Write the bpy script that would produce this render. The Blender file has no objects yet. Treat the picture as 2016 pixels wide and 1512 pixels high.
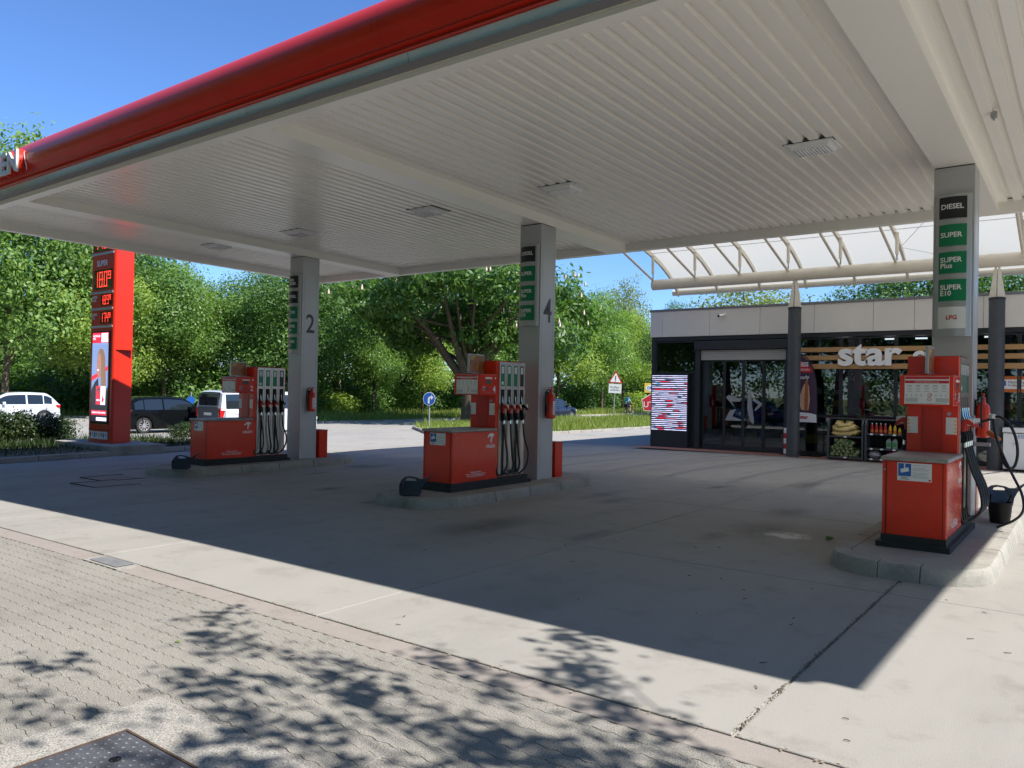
import bpy, bmesh, math, random
import numpy as np
from mathutils import Vector, Matrix
random.seed(7); np.random.seed(7)
R = math.radians
PI = math.pi
S = bpy.context.scene
COL = S.collection

# ------------------------------------------------------------------ camera, sky, sun, exposure
cd = bpy.data.cameras.new('camera'); cam = bpy.data.objects.new('camera', cd); COL.objects.link(cam)
cd.sensor_fit = 'HORIZONTAL'; cd.sensor_width = 36.0; cd.lens = 36.0 * 1535.0 / 2016.0
cd.clip_start = 0.05; cd.clip_end = 2500
PIT, ROL, YAW = R(0.5), -0.0187, R(36.7)
fw = Vector((-math.sin(YAW) * math.cos(PIT), math.cos(YAW) * math.cos(PIT), math.sin(PIT)))
rt = Vector((math.cos(YAW), math.sin(YAW), 0)); up = rt.cross(fw)
r2 = rt * math.cos(ROL) - up * math.sin(ROL); u2 = up * math.cos(ROL) + rt * math.sin(ROL)
mw = Matrix((r2, u2, -fw)).transposed().to_4x4(); mw.translation = Vector((0, 0, 1.7))
cam.matrix_world = mw
S.camera = cam

SUN_EL = R(49)
sun_dir = Vector((math.cos(SUN_EL) * 0.995, math.cos(SUN_EL) * 0.10, math.sin(SUN_EL))).normalized()
W = bpy.data.worlds.new('World'); S.world = W; W.use_nodes = True
wn = W.node_tree.nodes; wl = W.node_tree.links
bg = wn['Background']
sky = wn.new('ShaderNodeTexSky'); sky.sky_type = 'NISHITA'; sky.sun_disc = False
sky.sun_elevation = SUN_EL; sky.sun_rotation = math.atan2(sun_dir.x, sun_dir.y)
sky.altitude = 50; sky.air_density = 1.0; sky.dust_density = 0.0; sky.ozone_density = 6.0
tint = wn.new('ShaderNodeMix'); tint.data_type = 'RGBA'; tint.blend_type = 'MULTIPLY'; tint.inputs[0].default_value = 1; tint.inputs[7].default_value = (.83, 1.0, 1.26, 1)
wl.new(sky.outputs[0], tint.inputs[6]); wl.new(tint.outputs[2], bg.inputs[0]); bg.inputs[1].default_value = 0.092
sl = bpy.data.lights.new('sun', 'SUN'); sl.energy = 5.0; sl.angle = R(0.53); sl.color = (1.0, 0.955, 0.88)
sun = bpy.data.objects.new('sun', sl); COL.objects.link(sun); sun.location = (30, 5, 40)
sun.rotation_euler = sun_dir.to_track_quat('Z', 'Y').to_euler()
S.view_settings.view_transform = 'Standard'; S.view_settings.look = 'None'
S.view_settings.exposure = 0.86; S.view_settings.gamma = 1.0; S.view_settings.use_curve_mapping = False

# ------------------------------------------------------------------ materials
def nodes_of(name):
    m = bpy.data.materials.new(name); m.use_nodes = True
    return m, m.node_tree.nodes, m.node_tree.links, m.node_tree.nodes['Principled BSDF']

def pos_noise(n, l, scale, detail=4, rough=.6, vec=None, stretch=None):
    t = n.new('ShaderNodeTexNoise'); t.inputs['Scale'].default_value = scale
    t.inputs['Detail'].default_value = detail; t.inputs['Roughness'].default_value = rough
    g = n.new('ShaderNodeNewGeometry')
    if stretch:
        mp = n.new('ShaderNodeMapping'); mp.inputs['Scale'].default_value = stretch
        l.new(g.outputs['Position'], mp.inputs['Vector']); l.new(mp.outputs[0], t.inputs['Vector'])
    else:
        l.new(g.outputs['Position'], t.inputs['Vector'])
    return t.outputs['Fac']

def ramp(n, l, fac, stops):
    r = n.new('ShaderNodeValToRGB'); e = r.color_ramp.elements
    while len(e) < len(stops): e.new(.5)
    for el, (p, c) in zip(e, stops): el.position = p; el.color = (*c, 1) if len(c) == 3 else c
    l.new(fac, r.inputs[0]); return r.outputs[0]

def mixc(n, l, a, b, fac, mode='MIX'):
    m = n.new('ShaderNodeMix'); m.data_type = 'RGBA'; m.blend_type = mode
    for s, v in ((m.inputs[6], a), (m.inputs[7], b), (m.inputs[0], fac)):
        if isinstance(v, (int, float)): s.default_value = v
        elif isinstance(v, tuple): s.default_value = (*v, 1)
        else: l.new(v, s)
    return m.outputs[2]

def M(name, col, rough=.5, metal=0.0, var=.0, scale=6, bump=0, bscale=None, emit=0, coat=0, spec=.5, stretch=None):
    m, n, l, b = nodes_of(name)
    b.inputs['Roughness'].default_value = rough; b.inputs['Metallic'].default_value = metal
    b.inputs['Specular IOR Level'].default_value = spec
    b.inputs['Coat Weight'].default_value = coat; b.inputs['Coat Roughness'].default_value = .08
    b.inputs['Base Color'].default_value = (*col, 1)
    if var:
        f = pos_noise(n, l, scale, 5, .65, stretch=stretch)
        lo = tuple(c * (1 - var) for c in col); hi = tuple(min(1, c * (1 + var)) for c in col)
        l.new(ramp(n, l, f, [(.3, lo), (.7, hi)]), b.inputs['Base Color'])
        rr = n.new('ShaderNodeMapRange'); rr.inputs[3].default_value = max(.02, rough - .08); rr.inputs[4].default_value = min(1, rough + .1)
        l.new(f, rr.inputs[0]); l.new(rr.outputs[0], b.inputs['Roughness'])
    if bump:
        f2 = pos_noise(n, l, bscale or scale * 6, 3, .6)
        bp = n.new('ShaderNodeBump'); bp.inputs['Strength'].default_value = bump; bp.inputs['Distance'].default_value = .01
        l.new(f2, bp.inputs['Height']); l.new(bp.outputs[0], b.inputs['Normal'])
    if emit:
        b.inputs['Emission Color'].default_value = (*col, 1); b.inputs['Emission Strength'].default_value = emit
    return m

def concrete(name, base, dirt=.35, grain=.25, gscale=260, big=.5, rough=.85, streak=None):
    """weathered concrete or stone: large patches, stains, fine aggregate"""
    m, n, l, b = nodes_of(name)
    a = pos_noise(n, l, big, 6, .65, stretch=streak)
    c = ramp(n, l, a, [(.25, tuple(x * (1 - dirt) for x in base)), (.5, base), (.8, tuple(min(1, x * (1 + dirt * .45)) for x in base))])
    s = pos_noise(n, l, big * 5, 5, .7)
    st = ramp(n, l, s, [(.34, (.55, .53, .5)), (.46, (1, 1, 1))])
    c = mixc(n, l, c, st, .32, 'MULTIPLY')
    g = pos_noise(n, l, gscale, 2, .5)
    gr = ramp(n, l, g, [(.3, (1 - grain * 1.6,) * 3), (.5, (1, 1, 1)), (.72, (1 + grain, 1 + grain, 1 + grain * .8))])
    c = mixc(n, l, c, gr, 1.0, 'MULTIPLY')
    l.new(c, b.inputs['Base Color']); b.inputs['Roughness'].default_value = rough
    bp = n.new('ShaderNodeBump'); bp.inputs['Strength'].default_value = .35; bp.inputs['Distance'].default_value = .004
    l.new(g, bp.inputs['Height']); l.new(bp.outputs[0], b.inputs['Normal'])
    return m

def leafmat(name, c0, c1, trans=.4):
    m, n, l, b = nodes_of(name)
    g = n.new('ShaderNodeNewGeometry')
    f = pos_noise(n, l, .45, 3, .6)
    mx = n.new('ShaderNodeMath'); mx.operation = 'MULTIPLY_ADD'; mx.inputs[1].default_value = .55
    l.new(g.outputs['Random Per Island'], mx.inputs[0])
    m2 = n.new('ShaderNodeMath'); m2.operation = 'MULTIPLY'; m2.inputs[1].default_value = .5
    l.new(f, m2.inputs[0]); l.new(m2.outputs[0], mx.inputs[2])
    c = ramp(n, l, mx.outputs[0], [(.1, c0), (.85, c1)])
    l.new(c, b.inputs['Base Color']); b.inputs['Roughness'].default_value = .45; b.inputs['Specular IOR Level'].default_value = .35
    t = n.new('ShaderNodeBsdfTranslucent')
    tc = mixc(n, l, c, (.9, 1.0, .35), 1.0, 'MULTIPLY'); tc2 = mixc(n, l, tc, (1.6, 1.6, 1.6), 1.0, 'MULTIPLY')
    l.new(tc2, t.inputs['Color'])
    mix = n.new('ShaderNodeMixShader'); mix.inputs[0].default_value = trans
    l.new(b.outputs[0], mix.inputs[1]); l.new(t.outputs[0], mix.inputs[2])
    l.new(mix.outputs[0], n['Material Output'].inputs['Surface'])
    return m

def glassmat(name, tint, refl=.12, rough=.01):
    m, n, l, b = nodes_of(name)
    tr = n.new('ShaderNodeBsdfTransparent'); tr.inputs[0].default_value = (*tint, 1)
    gl = n.new('ShaderNodeBsdfGlossy'); gl.inputs['Roughness'].default_value = rough; gl.inputs[0].default_value = (.95, .97, 1, 1)
    fr = n.new('ShaderNodeFresnel'); fr.inputs[0].default_value = 1.5
    ad = n.new('ShaderNodeMath'); ad.operation = 'ADD'; ad.inputs[1].default_value = refl; ad.use_clamp = True
    l.new(fr.outputs[0], ad.inputs[0])
    mx = n.new('ShaderNodeMixShader'); l.new(ad.outputs[0], mx.inputs[0]); l.new(tr.outputs[0], mx.inputs[1]); l.new(gl.outputs[0], mx.inputs[2])
    l.new(mx.outputs[0], n['Material Output'].inputs['Surface'])
    return m

def polycarb(name):
    m, n, l, b = nodes_of(name)
    tr = n.new('ShaderNodeBsdfTransparent'); tr.inputs[0].default_value = (.86, .84, .78, 1)
    tl = n.new('ShaderNodeBsdfTranslucent'); tl.inputs[0].default_value = (.50, .485, .43, 1)
    df = n.new('ShaderNodeBsdfDiffuse'); df.inputs[0].default_value = (.62, .61, .56, 1)
    m1 = n.new('ShaderNodeMixShader'); m1.inputs[0].default_value = .35
    l.new(tl.outputs[0], m1.inputs[1]); l.new(df.outputs[0], m1.inputs[2])
    m2 = n.new('ShaderNodeMixShader')
    g = n.new('ShaderNodeNewGeometry'); mp = n.new('ShaderNodeMapping'); mp.inputs['Scale'].default_value = (30, 0, 0)
    w = n.new('ShaderNodeTexWave'); w.inputs['Scale'].default_value = 1.0; l.new(g.outputs['Position'], mp.inputs[0]); l.new(mp.outputs[0], w.inputs['Vector'])
    rr = n.new('ShaderNodeMapRange'); rr.inputs[3].default_value = .90; rr.inputs[4].default_value = .965; l.new(w.outputs['Fac'], rr.inputs[0])
    l.new(rr.outputs[0], m2.inputs[0]); l.new(tr.outputs[0], m2.inputs[1]); l.new(m1.outputs[0], m2.inputs[2])
    l.new(m2.outputs[0], n['Material Output'].inputs['Surface'])
    return m

def ledmat(name, cols, strength, scale):
    m, n, l, b = nodes_of(name)
    f = pos_noise(n, l, scale, 2, .5, stretch=(1.5, 0, 15))
    r = n.new('ShaderNodeValToRGB'); r.color_ramp.interpolation = 'CONSTANT'; e = r.color_ramp.elements
    while len(e) < len(cols): e.new(.5)
    for el, (p, c) in zip(e, cols): el.position = p; el.color = (*c, 1)
    l.new(f, r.inputs[0]); em = n.new('ShaderNodeEmission'); em.inputs[1].default_value = strength
    l.new(r.outputs[0], em.inputs[0]); l.new(em.outputs[0], n['Material Output'].inputs['Surface'])
    return m

MT = dict(
    conc=concrete('forecourt_concrete', (.285, .272, .252), .22, .18, 190, .42, streak=(1.6, .5, 1)),
    asph=concrete('asphalt', (.29, .278, .262), .2, .3, 130, .25),
    gutter=concrete('gutter_stone', (.27, .24, .22), .15, .2, 240, .8),
    paver=concrete('paver_stone', (.25, .236, .214), .22, .5, 150, .6),
    surround=concrete('washed_concrete', (.30, .285, .265), .15, .45, 150, .9),
    kerb=concrete('kerb_concrete', (.29, .278, .25), .4, .3, 200, 2.2),
    kerbg=concrete('kerb_granite', (.30, .285, .26), .3, .3, 200, 1.2),
    islfill=concrete('island_concrete', (.27, .255, .235), .3, .2, 200, 1.0),
    soil=concrete('soil', (.11, .09, .06), .4, .4, 60, .8),
    sand=concrete('joint_dirt', (.16, .145, .12), .3, .5, 200, 2),
    brick=concrete('red_paving', (.27, .135, .105), .25, .3, 90, 1.2),
    turf=concrete('turf', (.12, .15, .04), .4, .5, 40, .3),
    drygr=concrete('dry_verge', (.26, .23, .11), .35, .5, 30, .4),
    soffit=M('soffit_paint', (.90, .872, .80), .3),
    trim=M('trim_paint', (.70, .66, .56), .4, 0, .08, 2),
    silver=M('silver_trim', (.82, .85, .89), .38, .05, .06, 2),
    dgrey=M('grey_trim', (.2, .2, .21), .45),
    red=M('red_fascia', (.60, .028, .012), .30, 0, .05, 1.5, spec=.38),
    redp=M('pump_red', (.70, .032, .007), .2, 0, .10, 2.2, spec=.5),
    redbox=M('dark_red_paint', (.48, .022, .008), .4, 0, .1, 3),
    col=M('column_cladding', (.47, .475, .47), .35, .25, .04, 2),
    colframe=M('sign_frame_alu', (.42, .43, .43), .35, .5, .05, 3),
    black=M('black_plastic', (.007, .007, .008), .5, spec=.25),
    blackg=M('black_gloss', (.008, .008, .01), .12),
    rubber=M('rubber_hose', (.012, .012, .013), .38),
    green=M('green_plate', (.0, .19, .075), .3),
    blackpl=M('black_plate', (.012, .013, .016), .3),
    white=M('white_print', (.8, .8, .78), .45),
    whitep=M('white_plate', (.72, .73, .71), .3),
    redprint=M('red_print', (.55, .02, .03), .45),
    dprint=M('dark_print', (.06, .06, .07), .5),
    gprint=M('grey_print', (.38, .38, .4), .5),
    yprint=M('yellow_print', (.75, .55, .08), .5),
    blue=M('blue_sign', (.015, .11, .42), .35),
    steel=M('brushed_steel', (.52, .49, .44), .3, .9, .12, 4, stretch=(8, 8, .6)),
    galv=M('galvanised_steel', (.42, .43, .44), .45, .7, .15, 4),
    chrome=M('chrome', (.75, .75, .76), .12, 1),
    counter=M('countertop', (.30, .28, .25), .5, 0, .3, 7),
    plinth=M('dark_plinth', (.02, .021, .022), .7, 0, .3, 8),
    anth=M('anthracite_frame', (.022, .026, .032), .4),
    anthc=M('anthracite_column', (.055, .06, .066), .45, 0, .12, 6),
    cream=M('cream_steel', (.72, .665, .55), .4, 0, .06, 2),
    fascia=M('building_fascia', (.72, .685, .63), .55, 0, .04, .8),
    capm=M('roof_cap', (.22, .23, .25), .4, .5),
    wood=M('wood_slat', (.44, .25, .10), .55, 0, .12, 3, stretch=(.5, 6, 20)),
    shutter=M('roller_shutter', (.40, .385, .35), .5),
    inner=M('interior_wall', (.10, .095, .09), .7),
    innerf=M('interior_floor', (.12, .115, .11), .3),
    navy=M('navy_plastic', (.012, .018, .034), .42, 0, .2, 8),
    bark=concrete('bark', (.10, .075, .05), .5, .5, 25, 3),
    barkp=concrete('pale_bark', (.24, .21, .16), .4, .4, 25, 3),
    glass=glassmat('shop_glass', (.62, .66, .66), .05),
    poly=polycarb('polycarbonate'),
    lens=M('lamp_lens', (.75, .75, .75), .12, .1, .25, 60, bump=.8, bscale=50),
    charc=M('yellow_sack', (.55, .42, .16), .45, 0, .3, 30, bump=.5, bscale=60),
    logm=M('split_log', (.40, .30, .16), .8, 0, .3, 14),
    net=M('green_net', (.06, .28, .08), .6),
    bred=M('red_bottle', (.40, .02, .015), .25), byel=M('yellow_bottle', (.62, .42, .03), .25),
    bgrn=M('grey_jug', (.30, .36, .30), .35), bag=M('mixed_bag', (.42, .36, .38), .35, 0, .6, 25),
    freez=M('freezer_white', (.78, .78, .77), .3),
    adpic=M('amber_picture', (.30, .13, .04), .35, 0, .5, 12),
    flagp=M('dark_purple_print', (.055, .03, .06), .5, 0, .4, 20), skin=M('skin', (.55, .32, .22), .55),
    sausage=M('sausage', (.36, .12, .04), .4), pink=M('pink_banner', (.42, .03, .17), .5),
    tyre=M('tyre', (.018, .018, .019), .8), rim=M('alloy_rim', (.6, .6, .62), .28, .8),
    cwin=M('car_glass', (.012, .017, .02), .03, 0, spec=.8), cblack=M('car_black', (.004, .005, .006), .08, 0, spec=.14),
    cwhite=M('car_white', (.70, .71, .73), .2, 0, coat=1), csilver=M('car_silver_white', (.62, .66, .72), .22, .15, coat=1),
    cnavy=M('car_navy', (.012, .018, .05), .16, .1, spec=.4), cblue=M('car_blue', (.012, .04, .16), .15, .2, coat=1),
    tail=M('tail_lamp', (.45, .008, .008), .15), head=M('head_lamp', (.6, .62, .65), .08, .4),
    cgrey=M('van_grey', (.09, .095, .1), .4), plate=M('number_plate', (.7, .7, .68), .4),
    orange=M('orange_grip', (.55, .13, .02), .4), petal=M('petal', (.36, .28, .19), .7), twig=M('twig', (.07, .05, .035), .8),
    teal=M('teal_bag', (.02, .38, .5), .6), shirt=M('white_shirt', (.7, .68, .66), .8, 0, .2, 20), shorts=M('dark_shorts', (.02, .022, .03), .8),
    hair=M('hair', (.12, .07, .035), .7), frost=M('frosted_film', (.30, .31, .32), .6),
    mgreen=leafmat('leaf_mid', (.06, .13, .03), (.23, .36, .095), .42),
    lgreen=leafmat('leaf_light', (.12, .20, .035), (.33, .43, .10), .45),
    dgreen=leafmat('leaf_dark', (.035, .085, .025), (.14, .25, .07), .4),
    pgreen=leafmat('leaf_pale', (.10, .14, .05), (.26, .30, .12), .45),
    cgreen=leafmat('leaf_chestnut', (.03, .085, .025), (.15, .26, .07), .42),
    hgreen=leafmat('leaf_hedge_shaded', (.012, .030, .008), (.045, .075, .018), .22),  # green darkened so the canopy's shade is painted into the planter leaves
    grass=leafmat('grass_blade', (.09, .14, .02), (.28, .33, .08), .35),
    blossom=M('blossom', (.62, .47, .40), .7),
    ledred=M('led_red', (1.0, .06, .04), .5, emit=1.6),
    ledbk=M('display_black', (.03, .02, .018), .06, spec=.9),
    lcd=M('lcd_grey', (.10, .11, .10), .15),
    scr_sky=M('screen_sky', (.30, .42, .75), .3, emit=.55), scr_dark=M('screen_dark', (.02, .022, .04), .3, emit=.4),
    scr_skin=M('screen_skin', (.55, .26, .20), .3, emit=.55), scr_hair=M('screen_hair', (.36, .20, .13), .3, emit=.5),
    scr_red=M('screen_red', (.65, .02, .05), .3, emit=.8), scr_white=M('screen_white', (.85, .82, .95), .3, emit=.9),
    scr_line=M('screen_line', (.24, .34, .62), .3, emit=.5),
    ledrow=ledmat('led_wall', [(0, (.75, .02, .05)), (.40, (.02, .12, .2)), (.455, (.62, .60, .88)), (.60, (.1, .35, .6)), (.63, (.66, .64, .9))], 1.0, 1.0),
)

# ------------------------------------------------------------------ mesh helpers
class MB:
    def __init__(s): s.v = []; s.f = []; s.m = []
    def add(s, vs, fs, m=0, mat=None):
        o = len(s.v)
        for p in vs:
            p = Vector(p)
            s.v.append(mat @ p if mat else p)
        for f in fs: s.f.append([i + o for i in f]); s.m.append(m)
        return s
    def box(s, x0, x1, y0, y1, z0, z1, m=0, mat=None):
        vs = [(x, y, z) for z in (z0, z1) for y in (y0, y1) for x in (x0, x1)]
        return s.add(vs, [(0, 2, 3, 1), (4, 5, 7, 6), (0, 1, 5, 4), (2, 6, 7, 3), (0, 4, 6, 2), (1, 3, 7, 5)], m, mat)
    def bar(s, a, b, w, h, m=0, upv=(0, 0, 1)):
        a, b = Vector(a), Vector(b); d = (b - a).normalized(); upv = Vector(upv)
        if abs(d.dot(upv)) > .98: upv = Vector((0, 1, 0))
        x = d.cross(upv).normalized(); y = x.cross(d)
        vs = [p + x * sx * w / 2 + y * sy * h / 2 for p in (a, b) for sx, sy in ((-1, -1), (1, -1), (1, 1), (-1, 1))]
        return s.add(vs, [(3, 2, 1, 0), (4, 5, 6, 7), (0, 1, 5, 4), (1, 2, 6, 5), (2, 3, 7, 6), (3, 0, 4, 7)], m)
    def tube(s, pts, r, n=8, m=0, caps=True):
        pts = [Vector(p) for p in pts]; rs = r if isinstance(r, (list, tuple)) else [r] * len(pts)
        o = len(s.v); prev = None
        for i, p in enumerate(pts):
            d = (pts[min(i + 1, len(pts) - 1)] - pts[max(i - 1, 0)]).normalized()
            if prev is None:
                ref = Vector((0, 0, 1)) if abs(d.z) < .9 else Vector((1, 0, 0)); x = d.cross(ref).normalized()
            else:
                x = (prev - d * prev.dot(d)).normalized()
            prev = x; y = d.cross(x)
            for k in range(n):
                a = 2 * PI * k / n; s.v.append(p + (x * math.cos(a) + y * math.sin(a)) * rs[i])
        for i in range(len(pts) - 1):
            for k in range(n):
                a, b = o + i * n + k, o + i * n + (k + 1) % n
                s.f.append([a, b, b + n, a + n]); s.m.append(m)
        if caps:
            s.f.append([o + k for k in range(n)][::-1]); s.m.append(m)
            q = o + (len(pts) - 1) * n; s.f.append([q + k for k in range(n)]); s.m.append(m)
        return s
    def lathe(s, prof, c=(0, 0, 0), n=16, m=0, mat=None, caps=True):
        o = len(s.v); c = Vector(c)
        for r, z in prof:
            for k in range(n):
                a = 2 * PI * k / n; p = Vector((r * math.cos(a), r * math.sin(a), z))
                s.v.append(c + (mat @ p if mat else p))
        for i in range(len(prof) - 1):
            for k in range(n):
                a, b = o + i * n + k, o + i * n + (k + 1) % n
                s.f.append([a, b, b + n, a + n]); s.m.append(m)
        if not caps: return s
        s.f.append([o + k for k in range(n)][::-1]); s.m.append(m)
        q = o + (len(prof) - 1) * n; s.f.append([q + k for k in range(n)]); s.m.append(m)
        return s
    def prism(s, poly, axis, a, b, m=0, mat=None):
        n = len(poly)
        def P(u, v, w): return {'x': (w, u, v), 'y': (u, w, v), 'z': (u, v, w)}[axis]
        vs = [P(u, v, a) for u, v in poly] + [P(u, v, b) for u, v in poly]
        fs = [list(range(n))[::-1], list(range(n, 2 * n))] + [[i, (i + 1) % n, (i + 1) % n + n, i + n] for i in range(n)]
        return s.add(vs, fs, m, mat)
    def grid(s, rows, m=0, close=False):
        o = len(s.v); nr, nc = len(rows), len(rows[0])
        for r in rows: s.v += [Vector(p) for p in r]
        for i in range(nr - 1):
            for j in range(nc - 1 + (1 if close else 0)):
                a, b = o + i * nc + j, o + i * nc + (j + 1) % nc
                s.f.append([a, b, b + nc, a + nc]); s.m.append(m)
        return s
    def mesh(s, name, mats, off=(0, 0, 0), smooth=0, fix=True):
        me = bpy.data.meshes.new(name); off = Vector(off)
        me.from_pydata([p - off for p in s.v], [], s.f)
        for mt in (mats if isinstance(mats, (list, tuple)) else [mats]): me.materials.append(mt)
        if any(s.m): me.polygons.foreach_set('material_index', s.m)
        if fix:
            bm = bmesh.new(); bm.from_mesh(me); bmesh.ops.recalc_face_normals(bm, faces=bm.faces); bm.to_mesh(me); bm.free()
        if smooth:
            me.polygons.foreach_set('use_smooth', [True] * len(me.polygons)); me.set_sharp_from_angle(angle=R(smooth))
        me.update(); return me
    def build(s, name, mats, parent=None, off=(0, 0, 0), smooth=0, bevel=0, loc=None, fix=True):
        return put(name, s.mesh(name, mats, off, smooth, fix), parent, loc, bevel)

def put(name, me, parent=None, loc=None, bevel=0, rot=None):
    o = bpy.data.objects.new(name, me); COL.objects.link(o)
    if parent is not None: o.parent = parent
    if loc is not None: o.location = loc
    if rot is not None: o.rotation_euler = rot
    if bevel:
        b = o.modifiers.new('bevel', 'BEVEL'); b.width = bevel; b.segments = 2; b.limit_method = 'ANGLE'; b.angle_limit = R(40)
    return o

def tag(o, label, cat, group=None):
    o['label'] = label; o['category'] = cat
    if group: o['group'] = group
    return o
def thing(name, label, cat, loc=(0, 0, 0), rz=0, group=None):
    o = bpy.data.objects.new(name, None); COL.objects.link(o); o.location = loc; o.rotation_euler = (0, 0, rz)
    o.empty_display_size = .1
    return tag(o, label, cat, group)
def kind(o, k): o['kind'] = k; return o

def copy_thing(root, loc, rz=None, label=None, group=None, scale=None):
    ch = {}
    for o in bpy.data.objects:
        if o.parent: ch.setdefault(o.parent.name, []).append(o)
    def rec(o, p):
        c = o.copy(); COL.objects.link(c)
        if p is not None: c.parent = p
        for k in ch.get(o.name, []): rec(k, c)
        return c
    c = rec(root, None); c.location = loc
    if rz is not None: c.rotation_euler = (0, 0, rz)
    if scale: c.scale = scale
    if label: c['label'] = label
    if group: c['group'] = group
    return c

def catmull(pts, n=6):
    pts = [Vector(p) for p in pts]; out = []
    P = [pts[0] * 2 - pts[1]] + pts + [pts[-1] * 2 - pts[-2]]
    for i in range(1, len(P) - 2):
        a, b, c, d = P[i - 1:i + 3]
        for k in range(n):
            t = k / n
            out.append(.5 * ((2 * b) + (c - a) * t + (2 * a - 5 * b + 4 * c - d) * t * t + (3 * b - a - 3 * c + d) * t ** 3))
    out.append(pts[-1]); return out

FACE = {'-y': (R(90), 0, 0), '+x': (R(90), 0, R(90)), '-x': (R(90), 0, R(-90)), '+y': (R(90), 0, R(180)), '+z': (0, 0, 0)}
def textmesh(s, size, mat, ext=.0015, bold=0, align='CENTER', sx=1, spacing=1):
    c = bpy.data.curves.new('lettering', 'FONT'); c.body = s; c.size = size; c.extrude = ext; c.offset = bold * size
    c.align_x = align; c.align_y = 'CENTER'; c.resolution_u = 3; c.space_character = spacing; c.space_line = .85
    o = bpy.data.objects.new('tmp', c); me = bpy.data.meshes.new_from_object(o)
    bpy.data.objects.remove(o); bpy.data.curves.remove(c)
    if sx != 1: me.transform(Matrix.Diagonal((sx, 1, 1, 1)))
    me.materials.clear(); me.materials.append(mat); return me
def text(name, s, size, loc, face, mat, parent, **k):
    return put(name, textmesh(s, size, mat, **k), parent, loc, 0, FACE[face])

def g(x):
    """the ground falls gently to the left, towards the road"""
    return 0.0 if x > -8 else max(-.30, .0115 * (x + 8))

# ------------------------------------------------------------------ ground and paving
def sheet(name, poly_rows, mat, dz):
    mb = MB(); mb.grid([[(x, y, g(x) + dz) for x in xs] for y, xs in poly_rows]); return kind(mb.build(name, mat), 'structure')

xs = [-900, -60, -34, -30, -20, -14, -8, 0, 60, 900]
mb = MB(); mb.grid([[(x, y, g(x) - .09) for x in xs] for y in (-600, -60, 0, 60, 200, 1200)])
kind(mb.build('ground', MT['turf']), 'structure')
mb = MB(); mb.grid([[(x, y, g(x) - .014) for x in (-75, -60, -45, -34, -30, -20, -14, -8, 0, 26)] for y in (-40, 0, 30, 60, 100, 170)])  # unseen right part widened so sunlit asphalt bounces light onto the soffit
road = kind(mb.build('road', MT['asph']), 'structure')
# painted edge lines of the road
for x0, y0, y1 in ((-34.05, 29, 165), (-29.9, 36, 165)):
    m2 = MB(); m2.box(x0 - .07, x0 + .07, y0, y1, g(x0) - .010, g(x0) - .008)
    m2.build('road_marking', MT['white'], road)
m2 = MB()
for k in range(14): m2.box(-32.05, -31.93, 30 + k * 9, 34 + k * 9, -.288, -.286)
kind(m2.build('road_marking', MT['white'], road), 'stuff')

# forecourt slabs
fore = bpy.data.objects.new('forecourt', None); COL.objects.link(fore); kind(fore, 'structure')
XJ = [-17.63, -14.3, -11.05, -7.86, -4.62, -1.43, 1.77, 4.97, 8.2]
YJ = [3.815, 7.41, 11.3, 14.9, 18.5, 22.0]
gap = .007
for i in range(len(XJ) - 1):
    for j in range(len(YJ) - 1):
        x0, x1, y0, y1 = XJ[i] + gap, XJ[i + 1] - gap, YJ[j] + gap, YJ[j + 1] - gap
        if XJ[i] == -1.43: x0 += .006
        mb = MB(); b = .004
        vs = []
        for dz, k in ((-.05, 0), (-b, 0), (0, b)):
            for x, y in ((x0 + k, y0 + k), (x1 - k, y0 + k), (x1 - k, y1 - k), (x0 + k, y1 - k)): vs.append((x, y, g(x) + dz))
        fs = [(8, 9, 10, 11)] + [(a + q, (a + 1) % 4 + q, (a + 1) % 4 + q + 4, a + q + 4) for q in (0, 4) for a in range(4)]
        mb.add(vs, fs); mb.build('concrete_slab', MT['conc'], fore)
# dirt in the open joint by the front pump
mb = MB()
rng = random.Random(3)
for k in range(420):
    y = rng.uniform(3.85, 8.0); x = -1.43 + rng.gauss(0, .008 if y < 7.6 else .07 * (y - 7.4))
    s_ = rng.uniform(.004, .011); a = rng.uniform(0, PI)
    mb.add([(x + s_ * math.cos(a + q), y + s_ * 1.5 * math.sin(a + q), .001 + rng.uniform(0, .006)) for q in (0, 2.1, 4.2)], [(0, 1, 2)])
kind(mb.build('joint_dirt', MT['soil'], fore, fix=False), 'stuff')

# gutter of long stones between slabs and pavers
gut = bpy.data.objects.new('gutter', None); COL.objects.link(gut); kind(gut, 'structure')
mb = MB(); x = -11.0
gme = None
for k in range(13):
    x0 = -11.6 + k * 1.0
    if -8.0 < x0 < -6.6 and k == 4:
        pass
    mb = MB()
    prof = [(3.575, -.05), (3.575, -.004), (3.579, 0), (3.70, -.006), (3.797, -.001), (3.801, -.005), (3.801, -.05)]
    vs = []; xx0, xx1 = x0 + .004, x0 + .996
    for xx in (xx0, xx1): vs += [(xx, y, z + g(xx)) for y, z in prof]
    n = len(prof); mb.add(vs, [[i, (i + 1) % n, (i + 1) % n + n, i + n] for i in range(n)] + [list(range(n)), list(range(n, 2 * n))])
    mb.build('gutter_stone', MT['gutter'], gut)
# drain grating let into the gutter
dr = thing('drain_grating', 'small rusty drain grating set in the pinkish gutter strip', 'drain', (-7.45, 3.69, g(-7.45)))
mb = MB(); mb.box(-.34, .34, -.115, .105, -.02, .004); mb.build('frame', MT['surround'], dr)
mb = MB(); mb.box(-.25, .25, -.085, .085, .005, .007); mb.build('pit', MT['black'], dr)
for k in range(14):
    mb = MB(); xx = -.235 + k * .036; mb.box(xx - .008, xx + .008, -.085, .085, .008, .014); mb.build('bar', MT['galv'], dr)

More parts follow.
